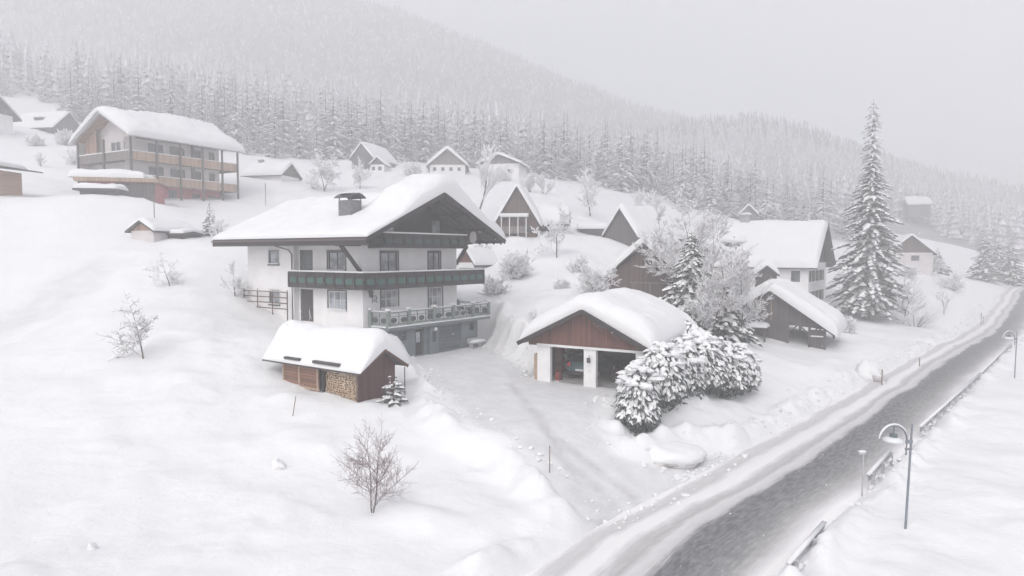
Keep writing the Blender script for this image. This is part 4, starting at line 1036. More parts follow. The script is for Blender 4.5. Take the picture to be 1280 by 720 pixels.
def open_barn():
    apex = (22.8, 60.0); d = (.862, -.508)
    P = (apex[0] - 5.3 * d[0], apex[1] - 5.3 * d[1], CZ - 8.35)
    t = thing('open_barn', 'dark boarded barn with an open timber bay under a steep snow roof near the road', 'barn', P, GA)
    cx = 5.3; zr = 5.1; sl = .69; W = 10.6; D = 8.0; zt = lambda x: zr - sl * abs(x - cx) - .14
    g = MB(); g.prism([(.6, -1.5), (6.7, -1.5), (6.7, 2.1), (9.9, 2.1), (9.9, zt(9.9)), (cx, zt(cx)), (.6, zt(.6))], 'y', 0, .1); g.build('gable', M['gwood'], t)
    g = MB(); g.quad((.6, 0, -1.5), (.6, D, -1.5), (.6, D, 1.9), (.6, 0, 1.9)); g.prism([(.6, 2.2), (9.9, 2.2), (9.9, zt(9.9)), (cx, zt(cx)), (.6, zt(.6))], 'y', D - .1, D); g.quad((.6, D, -1.5), (5.2, D, -1.5), (5.2, D, 2.3), (.6, D, 2.3)); g.quad((5.3, .1, -1.5), (5.3, D, -1.5), (5.3, D, 2.3), (5.3, .1, 2.3)); g.build('wall', M['gwood'], t)
    for x in (6.8, 8.6, 9.8):
        for y in (.0, D - .1): MB().bar((x, y, -1.5), (x, y, 2.2), .2, .2).build('post', M['gwood'], t)
    b = MB()
    for (x, s) in ((6.8, 1), (8.6, -1), (8.6, 1)): b.bar((x, -.02, 1.3), (x + .8 * s, -.02, 2.05), .12, .12)
    b.bar((5.4, -.03, 2.12), (9.95, -.03, 2.12), .14, .16); b.build('brace', M['gwood'], t)
    MB().box(8.65, 9.75, .0, .08, -1.5, 1.75).build('board_infill', M['gwood'], t); s = MB().box(8.7, 9.7, -.16, -.03, 1.153, 1.25).build('snow_cover', M['snow'], t)
    f = MB(); f.bar((5.45, -.09, 3.9), (5.45, -.09, 2.4), .05, .05); f.bar((5.45, -.09, 3.95), (5.1, -.09, 3.95), .05, .05); f.build('ladder_rail', M['post'], t)
    r = roof_slabs(-.0, W, -.6, D + .5, 'y', zr, sl, .14, cx).build('roof', M['tile'], t)
    ex = lambda gx, gy: 1 + .15 * np.clip((gx - 4) / 5, 0, 1)
    roof_snow(-.1, W + .25, -.65, D + .5, 'y', zr + .005, sl, .85, parent=r, seed=40, cx=cx, edge=.6, sm=.35, n1=60, n2=60, extra=ex)
    # lean-to in front of the left half
    l = MB().box(3.0, 5.3, -1.7, -.1, 1.75, 1.85).build('lean_to_roof', M['gwood'], t)
    roof_snow(2.9, 5.4, -1.8, -.05, 'y', 1.855, 0, .35, name='snow_cover', parent=l, seed=41, n1=24, n2=20, edge=.35, bulge=.1)
    for x in (3.1, 5.2): MB().bar((x, -1.6, -1.5), (x, -1.6, 1.75), .14, .14).build('post', M['gwood'], t)
open_barn()

gable_house('old_barn', 'weathered brown barn gable with snow roof behind the open garage', 'barn', A(752, 369, 58.5), GA + R(2), 7.6, 8, 1.1, 3.2, .5, 'brwood', 'brwood', 'y', .9, seed=50, depth=1.5)
ob = bpy.data.objects['old_barn']
MB().bar((2.6, -.04, 1.15), (7.5, -.04, 1.15), .05, .1).build('beam', M['ggwood'], ob)
for x in (2.8, 4.2, 5.8, 7.3): MB().box(x, x + .12, -.05, -.005, -.5, 1.1).build('batten', M['ggwood'], ob)
gable_house('hay_barn', 'grey brown barn gable with long white roof to its right behind the old barn', 'barn', A(756, 300, 84), R(-42), 4.6, 11, .5, 3.1, .35, 'gwood', 'gwood', 'y', .8, seed=51)
gable_house('low_shed', 'low grey shed wing with flat snow roof left of the grey brown barn', 'shed', A(724, 299, 88), R(-5), 4.5, 3.5, 1.2, .4, .3, 'gwood', 'gwood', 'x', .5, seed=52)
gable_house('steep_cabin', 'steep red brown gabled cabin with a small balcony beyond the big roof', 'cabin', A(621, 292, 81), R(-7), 4.8, 7.5, 1.4, 4.0, .4, 'bbeam', 'brwood', 'y', .9, wins=[(.8, 1.6, .1, 1.0), (3.2, 4.0, .1, 1.0)], seed=53)
sc = bpy.data.objects['steep_cabin']
b = MB().box(.7, 3.7, -1.5, -1.44, .0, .8).build('balcony', M['ggwood'], sc); MB().box(.7, 3.7, -1.43, -.01, 0, .12).build('floor', M['gwood'], b); MB().box(.6, 3.8, -1.6, -.01, 1.9, 2.0).build('canopy', M['wframe'], b); MB().box(.55, 3.85, -1.65, -.02, 2.003, 2.3).build('snow_cover', M['snow'], b)
for x in (.75, 1.7, 2.7, 3.65): MB().bar((x, -1.47, -1.5), (x, -1.47, 1.9), .09, .09).build('post', M['wframe'], b)
gable_house('side_wing', 'low snow roofed wing attached to the right of the steep brown cabin', 'outbuilding', A(672, 288, 84), R(-7), 3.6, 4, .8, 1.6, .3, 'dwood', 'dwood', 'x', .8, seed=54)
gable_house('garden_hut', 'small brown gable peeping out beyond the right wall of the white house', 'hut', A(573, 343, 68), R(-35), 2.0, 3.5, 1.2, 1.3, .35, 'wallwhite', 'rsiding', 'y', .35, seed=55)
gable_house('hillside_house', 'grey gabled house with a smaller front gable high on the slope, leftmost of three', 'house', A(440, 212, 135), R(-18), 4.6, 9.5, 2.2, 2.6, .4, 'gwood', 'gwood', 'y', .7, seed=56)
gable_house('porch_house', 'small snow capped gable with white wall in front of the leftmost hillside house', 'outbuilding', A(463, 215, 131), R(-5), 2.7, 4.0, 1.4, 1.2, .3, 'wallwhite', 'gwood', 'y', .5, seed=57, wins=[(.3, .9, .3, 1.0), (1.5, 2.2, .3, 1.0)])
gable_house('hillside_house', 'symmetrical gabled house with a row of small windows, middle of three on the slope', 'house', A(537, 218, 135), R(2), 7.0, 8, 1.9, 2.9, .6, 'wallwhite', 'ggwood', 'y', .8, wins=[(x, x + .6, .7, 1.4) for x in (.7, 2.3, 3.9, 5.5)], seed=58)
gable_house('hillside_house', 'broad low pitched white house, rightmost of three on the slope', 'house', A(600, 224, 135), R(-12), 7.8, 8, 2.9, 1.6, .7, 'plaster', 'ggwood', 'y', .6, wins=[(5.4, 6.4, .9, 1.8), (3.2, 4.0, .9, 1.8)], seed=59)
gable_house('snowed_in_house', 'snow buried roof with a dark gable end right of the long balcony house', 'house', A(305, 226, 108), R(-12), 6.4, 5.5, .8, 1.8, .4, 'plaster', 'gwood', 'x', .7, seed=60, chim=(1.5, 2.5, .7, .9))
gable_house('edge_house', 'white walled house with tall snow roof above the tan boarded shed, highest up the slope', 'house', A(-82, 172, 112), R(-14), 7.9, 7, 4.4, 3.0, .9, 'plaster', 'gwood', 'x', .9, seed=61)
gable_house('skylight_house', 'low house with a broad snow roof and one skylight at the upper left', 'house', A(14, 166, 128), R(-8), 8.6, 7, 1.0, 3.0, .6, 'gwood', 'gwood', 'x', .45, seed=62)
sk = bpy.data.objects['skylight_house']; skm = MB(); skm.box(4.2, 5.8, .7, 1.7, 2.4, 2.85); sko = skm.build('skylight', M['frame'], sk); MB().box(4.1, 5.9, .6, 1.9, 2.855, 3.1).build('snow_cover', M['snow'], sko)
lc = thing('larch_shed', 'tan boarded shed with a thin jutting roof at the left edge below the slope', 'shed', A(-62, 252, 70), R(-4))
MB().box(0, 4.5, 0, 4, -2, 3.3).build('wall', M['orange'], lc); MB().box(4.4, 4.56, -.06, .1, -2, 3.3).build('post', M['red'], lc)
r = MB().prism([(-.3, 4.25), (6.6, 3.45), (6.6, 3.33), (-.3, 4.13)], 'y', -.8, 4.4).build('roof', M['tile'], lc)
roof_snow(-.3, 5.0, -.6, 4.3, 'y', 4.28, .116, .55, parent=r, seed=63, cx=-.3, n1=30, n2=24, edge=.7); MB().bar((4.5, -.3, 2.7), (5.7, -.3, 3.35), .07, .07).build('brace', M['bbeam'], lc)
MB().blob((1.6, -.02, 1.9), .4, .06, .4, 6, 10, .2).build('wreath', M['needle'], lc)
ca = gable_house('half_buried_cabin', 'small tan gabled cabin half buried in snow below the long balcony house', 'cabin', A(164, 301, 62), R(-16), 2.5, 5.0, .9, .75, .35, 'cream', 'soffit', 'y', .4, seed=64, depth=1.0)
gable_house('cabin_side_roof', 'dark low roof edge emerging from snow right of the half buried cabin', 'outbuilding', A(199, 300, 63), R(-6), 2.3, 3.0, .45, .2, .2, 'dwood', 'dwood', 'x', .35, seed=65)
gable_house('roadside_house', 'brown gabled house with pale walls beyond the tall spruce', 'house', A(1112, 333, 118), R(-25), 6.4, 8, 2.4, 2.8, .5, 'cream', 'brwood', 'y', .5, wins=[(3.2, 4.4, 1.0, 1.9)], seed=66)
gable_house('far_house', 'faint white roofed house far off on the wooded slope at the right', 'house', A(1136, 262, 225), R(-10), 6.5, 5, 1.8, 1.8, .6, 'gwood', 'gwood', 'x', .8, seed=67)
gable_house('far_gable', 'faint gabled house just over the ridge of the farmhouse roof, left one', 'house', A(925, 273, 150), R(-20), 3.6, 5, .8, 1.9, .3, 'gwood', 'gwood', 'y', .6, seed=68)
gable_house('far_gable', 'faint gabled house just over the ridge of the farmhouse roof, right one', 'house', A(950, 272, 156), R(-20), 3.6, 4, 1.2, 1.5, .3, 'gwood', 'gwood', 'x', .6, seed=69)

# ------------------------------------------------------------------ vegetation
def spruce_mesh(h, r, seed, levels, per, clumps, snowamt, z0=.08, names=None, thick=1.0, droop=.42, pw=.85, jit=.25):
    rn = random.Random(seed); leaf = MB(); sn = MB(); tk = MB()
    tk.tube([(0, 0, -.8), (0, 0, h * .5), (0, 0, h)], [h * .013 + .04, h * .008 + .02, .01], 7)
    for l in range(levels):
        f = l / (levels - 1); z = h * (z0 + (1 - z0) * f ** 0.92); L0 = r * (1 - f) ** pw + .02 * h * .3
        nb = max(3, int(per * (1 - f * .55)))
        for b in range(nb):
            th = 2 * math.pi * (b + rn.random() * .9) / nb + l * .7; L = L0 * rn.uniform(1 - jit * 1.5, 1 + jit * .5); zz = z + rn.uniform(-.5, .5) * h / levels
            dr = droop * rn.uniform(.7, 1.3); ct, st = math.cos(th), math.sin(th)
            for c in range(clumps):
                s = (c + .5 + rn.uniform(-.3, .3)) / clumps
                if s * L < .1: continue
                cz = zz + L * (.12 * s - dr * s * s); wd = (L * .34 * (1.05 - s) + .16 * (L0 + .3) * .5 + .05) * thick
                p = (ct * s * L, st * s * L, cz); ln = L / clumps * 1.5
                for sd in (-1, 1):
                    aa = th + sd * rn.uniform(.5, 1.1); ca, sa = math.cos(aa), math.sin(aa); w_ = wd * rn.uniform(.7, 1.3); dz = -w_ * rn.uniform(.25, .7)
                    q = (p[0] + ca * w_, p[1] + sa * w_, p[2] + dz); bx_, by_ = -st * ln * .3, ct * ln * .3
                    leaf.quad((p[0] - ct * ln * .4, p[1] - st * ln * .4, p[2] - .02), (p[0] + ca * w_ * .5 - sa * w_ * .25, p[1] + sa * w_ * .5 + ca * w_ * .25, p[2] + dz * .35), q, (p[0] + ca * w_ * .5 + sa * w_ * .25, p[1] + sa * w_ * .5 - ca * w_ * .25, p[2] + dz * .75 - .05 * w_))
                leaf.quad(p, (p[0] + ct * ln * .5 + bx_, p[1] + st * ln * .5 + by_, p[2] - .1 * ln), (p[0] + ct * ln * .9, p[1] + st * ln * .9, p[2] - .4 * ln - .1), (p[0] + ct * ln * .4 - bx_, p[1] + st * ln * .4 - by_, p[2] - .35 * ln))
                if rn.random() < snowamt:
                    k = 5; cc = (p[0] + ct * ln * .2, p[1] + st * ln * .2, p[2] + .05 * wd + .03); rx = wd * rn.uniform(.35, .75); ry = ln * rn.uniform(.35, .65); n = len(sn.v)
                    for j in range(k):
                        t_ = 2 * math.pi * j / k + rn.random(); u, v_ = math.cos(t_) * ry, math.sin(t_) * rx
                        sn.v.append((cc[0] + ct * u - st * v_, cc[1] + st * u + ct * v_, cc[2] - dr * u * .8 - rn.uniform(.0, .35) * wd))
                    sn.v.append((cc[0], cc[1], cc[2] + .16 * wd + .03))
                    for j in range(k): sn.f.append((n + j, n + (j + 1) % k, n + k)); sn.m.append(0)
    return leaf, sn, tk

def spruce(name, label, P, h, r, seed, levels=34, per=9, clumps=6, snowamt=.7, group=None, frosted=False, cat='tree', nm='bneedle', **kw):
    t = thing(name, label, cat, P, 0, group)
    l, s, k = spruce_mesh(h, r, seed, levels, per, clumps, snowamt, **kw)
    k.build('trunk', M['bark'], t); c = l.build('crown', M['needle_frost' if frosted else nm], t); s.build('snow_cover', M['tsnow'], c)
    return t

def grow(rn, p, d, L, r, lev, maxlev, segs, spread=.6, ns=3, kids=3, up=.15, gn=.62, wob=.15):
    pts = [p]; 
    for i in range(ns):
        d = (d + Vector((rn.uniform(-wob, wob), rn.uniform(-wob, wob), rn.uniform(-wob, wob) + up * .3))).normalized()
        q = pts[-1] + d * (L / ns); pts.append(q)
    rad = [r * (1 - .5 * i / ns) for i in range(ns + 1)]
    segs.append((pts, rad, lev))
    if lev < maxlev:
        for i in range(kids + (1 if lev == 0 else 0)):
            s = rn.uniform(.25, 1.0) if lev else rn.uniform(.15, .95)
            x = s * ns; j = min(int(x), ns - 1); b = pts[j].lerp(pts[j + 1], x - j)
            a = rn.uniform(0, 2 * math.pi); o = d.orthogonal().normalized(); o = Matrix.Rotation(a, 3, d) @ o
            nd = (d * (1 - spread) + o * spread * rn.uniform(.8, 1.3) + Vector((0, 0, up))).normalized()
            grow(rn, b, nd, L * gn * rn.uniform(.7, 1.15) * (1.15 - .4 * s), r * .55, lev + 1, maxlev, segs, spread, max(2, ns - 1), kids, up, gn, wob)
        grow(rn, pts[-1], d, L * gn * .9, r * .5, lev + 1, maxlev, segs, spread, max(2, ns - 1), kids, up, gn, wob)

def bare_meshes(h, seed, trunks=1, maxlev=3, kids=4, spread=.55, frost=.02, rmul=1.0, up=.15, lean=.2, trunkL=.5, gn=.62, snowamt=1.0, minr=.006, wob=.15):
    rn = random.Random(seed); segs = []
    for k in range(trunks):
        a = rn.uniform(0, 6.28); ln = lean * rn.uniform(.3, 1) * (1 if trunks > 1 else .3)
        grow(rn, Vector((rn.uniform(-.1, .1) * trunks * .3, rn.uniform(-.1, .1) * trunks * .3, -.3)), Vector((math.cos(a) * ln, math.sin(a) * ln, 1)).normalized(), h * trunkL, h * .018 * rmul, 0, maxlev, segs, spread, 4, kids, up, gn, wob)
    top = max(p.z for s in segs for p in s[0]); k = h / top
    w = MB(); tr = MB(); s = MB()
    for pts, rad, lev in segs:
        P = [p * k for p in pts]; R_ = [max(minr, x * k) for x in rad]
        (tr if lev == 0 else w).tube(P, R_, 6 if lev == 0 else 3, cap=False)
        if frost > 0 and lev > 0 and rn.random() < snowamt:
            hd = Vector((P[-1].x - P[0].x, P[-1].y - P[0].y, 0)).length; L = (P[-1] - P[0]).length
            fr = frost * rn.uniform(.7, 1.4)
            s.tube([p + Vector((0, 0, R_[i] * .6 + fr * .45)) for i, p in enumerate(P)], [fr * .9] * (len(P) - 1) + [fr * .4], 3, cap=False)
    return tr, w, s
def bare(name, label, P, h, seed, cat='tree', group=None, wood='twig', snow='tsnow', **kw):
    t = thing(name, label, cat, P, 0, group)
    tr, w, s = bare_meshes(h, seed, **kw)
    tr.build('trunk', M['bark'], t); c = w.build('crown', M[wood], t)
    if s.v: s.build('snow_cover', M[snow], c)
    return t
def G(px, py, Y):
    x, y, z = at(px, py, Y=Y); return (x, y, gz(x, y) - .03)
def hpx(dpx, Y): return dpx * Y / FPX

# foreground and left-hand bare trees
bare('bare_sapling', 'leafless young tree with upright twigs alone in the foreground snow', G(466, 642, 23), hpx(128, 23), 4, frost=.0, trunks=2, maxlev=3, kids=7, spread=.66, up=.26, trunkL=.75, gn=.58, rmul=.55, minr=.0045, lean=.2, wood='paletwig')
bare('fruit_tree', 'leafless tree with short branches in snow left of the white house', G(180, 452, 38), hpx(88, 38), 8, frost=.02, maxlev=3, kids=6, spread=.75, up=.05, trunkL=.75, rmul=.9, minr=.01)
bare('fruit_tree', 'small frosted leafless tree on the slope above the lone leafless tree', G(213, 357, 52), hpx(45, 52), 9, frost=.03, maxlev=3, kids=5, spread=.75, trunkL=.6, wood='frost')
bare('fruit_tree', 'small frosted leafless tree just left of the white house wall', G(295, 362, 51), hpx(48, 51), 12, frost=.03, maxlev=3, kids=5, spread=.65, trunkL=.5, wood='frost')
spruce('young_spruce', 'small pale spruce on the slope above the white house roof', G(263, 294, 67), hpx(44, 67), .9, 5, 14, 7, 3, .8, frosted=True)
bare('frosted_shrub', 'frosted shrub right of the small pale spruce', G(275, 294, 66), hpx(30, 66), 14, cat='shrub', frost=.05, trunks=4, maxlev=2, kids=4, wood='frost')
spruce('young_spruce', 'small dark spruce laced with snow against the wood shed gable', local(SH, HA, 1.25, -1.1, -1.0), 2.45, 1.15, 21, 9, 9, 5, .95, z0=.05, thick=.8, droop=.1, pw=.8)
spruce('spruce_tree', 'dark tall spruce tip rising behind the long balcony house', G(208, 170, 118), 9.5, 2.0, 31, 22, 7, 4, .7)
spruce('spruce_tree', 'broad snowy evergreen top behind the long balcony house roof', G(233, 175, 112), 6.3, 3.0, 32, 12, 9, 5, .8, droop=.15, pw=.4)
# big spruce on the right
spruce('spruce_tree', 'tall snow laden spruce standing beside the road right of the farmhouse', G(1085, 398, 86), hpx(200, 86), 4.4, 41, 46, 13, 8, .9, pw=.52, droop=.45, thick=.8, jit=.4, nm='midneedle')
spruce('spruce_tree', 'slender frosted spruce whose narrow top shows above the tall roadside spruce', G(1085, 385, 104), hpx(226, 104), 2.1, 43, 46, 9, 4, .8, frosted=True, pw=.35, droop=.7)
# middle cluster
spruce('spruce_tree', 'dark snowy spruce in the middle of the frosted tree cluster', G(863, 400, 52), hpx(115, 52), 2.6, 44, 32, 11, 7, .92, droop=.35)
spruce('spruce_tree', 'smaller spruce with heavy snow at the right foot of the tree cluster', G(905, 408, 51), hpx(70, 51), 2.3, 45, 18, 10, 6, .85, droop=.3)
cl = [(838, 385, 56, 140, 50, 'pale frosted tree at the left side of the cluster'), (872, 400, 53, 172, 51, 'tallest frosted tree of the cluster, left of centre'), (903, 408, 50, 168, 52, 'tall frosted tree in front of the farmhouse roof'), (925, 412, 50, 138, 53, 'frosted tree at the right side of the cluster'), (888, 414, 47, 120, 54, 'low spreading frosted tree at the front of the cluster'), (852, 395, 60, 165, 56, 'slender frosted tree at the back of the cluster'), (872, 418, 45.5, 95, 57, 'short dense frosted tree just behind the evergreen bushes'), (934, 405, 54, 118, 58, 'frosted tree leaning over the dark open barn'), (890, 402, 55, 160, 59, 'tall frosted tree in the middle of the cluster')]
for i, (px, py, Y, hp, sd, lb) in enumerate(cl):
    bare('frosted_tree', lb, G(px, py, Y), hpx(hp, Y), sd, group='frosted trees between barn and farmhouse', frost=.02, trunks=1, maxlev=4, kids=6, spread=.55, up=.16, trunkL=.8, lean=.25, wood='twigfrost', gn=.5, rmul=.55, minr=.009, snowamt=.75, wob=.12)
# slope and garden frosted trees / shrubs
mid = [('frosted_tree', 'round crowned frosted fruit tree right of the steep brown cabin', 696, 322, 70, 72, 60, 1, .05, 4, .6), ('frosted_tree', 'wide frosted tree high on the slope between steep cabin and grey barn', 738, 272, 102, 62, 61, 1, .07, 4, .6),
       ('frosted_shrub', 'wide frosted shrub just beyond the right end of the big roof', 642, 336, 64, 38, 62, 6, .04, 3, .6), ('frosted_shrub', 'frosted shrub beside the balcony end of the white house', 618, 358, 58, 28, 63, 6, .035, 3, .6),
       ('frosted_shrub', 'low darker shrub in the open snow between the shrubs', 703, 343, 58, 14, 64, 6, .025, 3, .6), ('frosted_shrub', 'large frosted shrub left of the weathered barn', 742, 366, 53, 44, 65, 7, .03, 3, .65),
       ('frosted_sapling', 'tiny frosted sapling in the snow above the garage roof', 668, 372, 50, 16, 66, 2, .02, 2, .5), ('frosted_tree', 'tall frosted tree behind the gable peak of the white house', 598, 292, 92, 92, 67, 1, .06, 4, .35),
       ('frosted_tree', 'frosted poplar row tree above the steep cabin, left', 662, 252, 118, 26, 68, 4, .06, 3, .35), ('frosted_tree', 'frosted poplar row tree above the steep cabin, right', 680, 252, 118, 27, 69, 4, .06, 3, .35),
       ('frosted_tree', 'thin bare tree on the slope above the grey barn, left', 795, 268, 122, 34, 70, 2, .05, 3, .4), ('frosted_tree', 'thin bare tree on the slope above the grey barn, right', 818, 268, 122, 36, 71, 2, .05, 3, .4),
       ('frosted_tree', 'frosted tree above the grey barn roof', 835, 300, 92, 60, 72, 1, .06, 4, .6), ('frosted_tree', 'leafless tree on the snowfield right of the tall spruce', 1130, 385, 84, 62, 73, 2, .03, 3, .4),
       ('frosted_shrub', 'upright bare shrub near the road right of the tall spruce', 1146, 386, 82, 32, 74, 6, .02, 2, .4), ('frosted_tree', 'thin leafless tree on the bank left of the road bend', 1181, 376, 88, 40, 75, 1, .02, 3, .45),
       ('frosted_shrub', 'frosted bushy shrub at the verge beyond the brown roadside house', 1192, 350, 112, 28, 76, 4, .05, 3, .5), ('frosted_shrub', 'frosted hedge shrub at the foot of the tall spruce', 1052, 412, 74, 24, 77, 7, .05, 3, .7),
       ('frosted_tree', 'hazy frosted tree left of the three slope houses', 405, 240, 106, 52, 78, 2, .07, 4, .6), ('frosted_tree', 'hazy frosted tree between slope houses and chimney', 450, 240, 110, 40, 79, 1, .07, 4, .6),
       ('frosted_shrub', 'frosted bushes below the rightmost slope house', 625, 228, 128, 22, 80, 5, .07, 3, .7), ('frosted_shrub', 'frosted bushes beside the skylight house', 82, 178, 116, 20, 81, 6, .08, 3, .7),
       ('frosted_shrub', 'frosted bushes below the left edge house', 45, 176, 112, 14, 82, 6, .08, 3, .7), ('frosted_tree', 'small frosted tree left of the long balcony house', 97, 202, 102, 26, 83, 3, .06, 3, .6),
       ('frosted_shrub', 'frosted shrub on the slope under the left edge house', 52, 196, 98, 18, 84, 3, .04, 2, .5), ('frosted_shrub', 'frosted bushes between middle and left slope houses', 515, 222, 128, 20, 85, 6, .07, 3, .7),
       ('frosted_shrub', 'frosted shrub under the steep cabin balcony', 600, 318, 70, 26, 86, 5, .045, 3, .6), ('frosted_shrub', 'frosted shrub right of the low grey shed', 725, 322, 66, 22, 87, 5, .04, 3, .6),
       ('frosted_tree', 'frosted tree left of the frosted cluster above the old barn roof', 822, 345, 68, 75, 88, 2, .04, 4, .6),
       ('frosted_tree', 'frosted tree close behind the brown roadside house roof', 1128, 322, 132, 40, 95, 2, .08, 4, .6), ('frosted_tree', 'frosted tree at the wall of the brown roadside house, spruce side', 1108, 345, 112, 42, 96, 2, .06, 4, .5),
       ('frosted_shrub', 'frosted shrubs hiding the foot of the brown roadside house', 1138, 342, 112, 18, 97, 6, .06, 3, .7), ('frosted_tree', 'frosted tree on the road side of the brown roadside house', 1162, 338, 120, 34, 98, 2, .06, 4, .5)]
for nm, lb, px, py, Y, hp, sd, tk, fr, ml, sp in mid:
    bare(nm, lb, G(px, py, Y), hpx(hp, Y), sd, cat='shrub' if 'shrub' in nm else 'tree', frost=fr, trunks=tk, maxlev=ml, kids=5 if ml < 4 else 4, spread=sp, wood='frost', rmul=.8, minr=.014, up=.12, lean=.9 if tk > 3 else .3, trunkL=.5)
for px, py, Y, hp, r_, sd, lb in ((1231, 343, 140, 62, 3.4, 90, 'hazy spruce beside the road bend, larger of the pair'), (1264, 347, 142, 52, 3.0, 91, 'hazy spruce at the right edge beyond the road bend'), (1172, 334, 132, 30, 2.3, 92, 'small hazy spruce right of the brown roadside house'), (1246, 345, 150, 46, 3.0, 93, 'hazy spruce between the two at the road bend')):
    spruce('spruce_tree', lb, G(px, py, Y), hpx(hp, Y), r_, sd, 20, 8, 4, .6, frosted=False)

# snow laden evergreen hedge bushes
def laden_bush(label, P, rx, ry, h, seed, n=230, dark=.5):
    n = int(n * 4.6)
    t = thing('evergreen_bush', label, 'bush', P, 0, 'snow laden evergreens beside the garage'); rn = random.Random(seed)
    tr = MB(); lf = MB(); sn = MB()
    for k in range(5): a = rn.uniform(0, 6.28); tr.tube([(0, 0, -.6), (rx * .25 * math.cos(a), ry * .25 * math.sin(a), h * .45), (rx * .4 * math.cos(a), ry * .4 * math.sin(a), h * .8)], [.09, .06, .02], 5)
    for i in range(n):
        u = rn.random() ** .8; a = rn.uniform(0, 2 * math.pi); ph = math.acos(1 - u * 1.0)        # 0 top .. 90 side
        k = rn.uniform(.72, 1.06); sx, sy, sz = math.sin(ph) * math.cos(a), math.sin(ph) * math.sin(a), math.cos(ph)
        p = Vector((sx * rx * k, sy * ry * k, h * (.16 + .84 * sz * k))); s = rn.uniform(.07, .19) * (1.3 - .4 * u)
        out = Vector((math.cos(a), math.sin(a), 0)); sag = Vector((out.x, out.y, -.5 - .9 * u)).normalized(); sd = Vector((-out.y, out.x, 0))
        # needles: drooping sprays around and under
        for j in range(4):
            q = p + sd * rn.uniform(-s, s) + sag * rn.uniform(-.2, s * .9) - Vector((0, 0, rn.uniform(0, .12))); L = rn.uniform(.12, .3); dd = (sag + sd * rn.uniform(-.6, .6) + Vector((0, 0, rn.uniform(-.5, .3)))).normalized(); w = dd.cross(Vector((rn.uniform(-1, 1), rn.uniform(-1, 1), 1))).normalized() * rn.uniform(.015, .032)
            lf.quad(q - dd * L * .2, q + dd * L * .4 + w, q + dd * L, q + dd * L * .4 - w)
        if rn.random() < .97 - .2 * u * u:
            # snow pad draped on the bough
            c = p + Vector((0, 0, .07)); n0 = len(sn.v); K = 7; la = s * rn.uniform(.8, 1.35); wa = s * rn.uniform(.45, .8); th = s * rn.uniform(.3, .5)
            sag = (sag + Vector((rn.uniform(-.5, .5), rn.uniform(-.5, .5), rn.uniform(-.3, .5)))).normalized(); sd = sag.cross(Vector((0, 0, 1))).normalized()
            for ring, (fr_, hz) in enumerate(((1.0, -.5), (.85, .15), (.45, .75))):
                for j in range(K):
                    tt = 2 * math.pi * j / K; jj = 1 + rn.uniform(-.25, .25); v = c + sag * (math.cos(tt) * la * fr_ * jj) + sd * (math.sin(tt) * wa * fr_ * jj) + Vector((0, 0, hz * th)); sn.v.append(tuple(v))
            sn.v.append(tuple(c + Vector((0, 0, th))))
            for r_ in range(2):
                for j in range(K): A_ = n0 + r_ * K + j; B_ = n0 + r_ * K + (j + 1) % K; sn.f.append((A_, B_, B_ + K, A_ + K)); sn.m.append(0)
            for j in range(K): sn.f.append((n0 + 2 * K + j, n0 + 2 * K + (j + 1) % K, n0 + 3 * K)); sn.m.append(0)
    for i in range(15):   # large merged clumps of snow on the upper side
        a = rn.uniform(0, 6.28); k = rn.random() ** .5 * .82; zz = math.sqrt(max(0, 1 - k * k))
        sn.blob((math.cos(a) * rx * k, math.sin(a) * ry * k, h * (.16 + .84 * zz) + .04), rn.uniform(.25, .6), rn.uniform(.16, .34), rn.uniform(.08, .16), 6, 9, .38, rot=a, rnd=rn)
    # inner dark foliage so that the bush is not see-through
    for i in range(n):
        a = rn.uniform(0, 6.28); k = rn.random() ** .5 * .8; z = rn.uniform(0, .85); q = Vector((math.cos(a) * rx * k * math.sqrt(1 - z * z), math.sin(a) * ry * k * math.sqrt(1 - z * z), z * h)); L = rn.uniform(.3, .6); dd = Vector((rn.uniform(-1, 1), rn.uniform(-1, 1), rn.uniform(-1, .6))).normalized(); w = dd.orthogonal().normalized() * .07
        lf.quad(q, q + dd * L * .5 + w, q + dd * L, q + dd * L * .5 - w)
    tr.build('trunk', M['bark'], t); c = lf.build('crown', M['bneedle'], t); sn.build('snow_cover', M['tsnow'], c, True)
for px, py, Y, rx, ry, h, sd, n, lb in (
    (797, 546, 32.6, 1.0, 1.05, 3.3, 1, 220, 'tall snow laden evergreen bush at the drive entrance, nearest of its row'),
    (826, 520, 35.0, 1.25, 1.4, 3.1, 2, 260, 'snow laden evergreen bush second from the drive entrance'),
    (848, 505, 37.0, 1.4, 1.4, 2.9, 3, 280, 'snow laden evergreen bush third from the drive entrance'),
    (872, 496, 38.5, 1.6, 1.6, 3.2, 4, 300, 'bulky snow laden evergreen bush at the middle of the row'),
    (898, 490, 39.5, 1.6, 1.6, 3.0, 5, 300, 'snow laden evergreen bush last but one toward the dark barn'),
    (922, 478, 41.5, 1.2, 1.4, 2.6, 6, 240, 'snow laden evergreen bush at the far right end of the row'),
    (858, 478, 41.5, 1.7, 1.6, 3.3, 7, 260, 'snow laden evergreen bush behind the middle of the row')):
    laden_bush(lb, G(px, py, Y), rx, ry, h, sd, n)

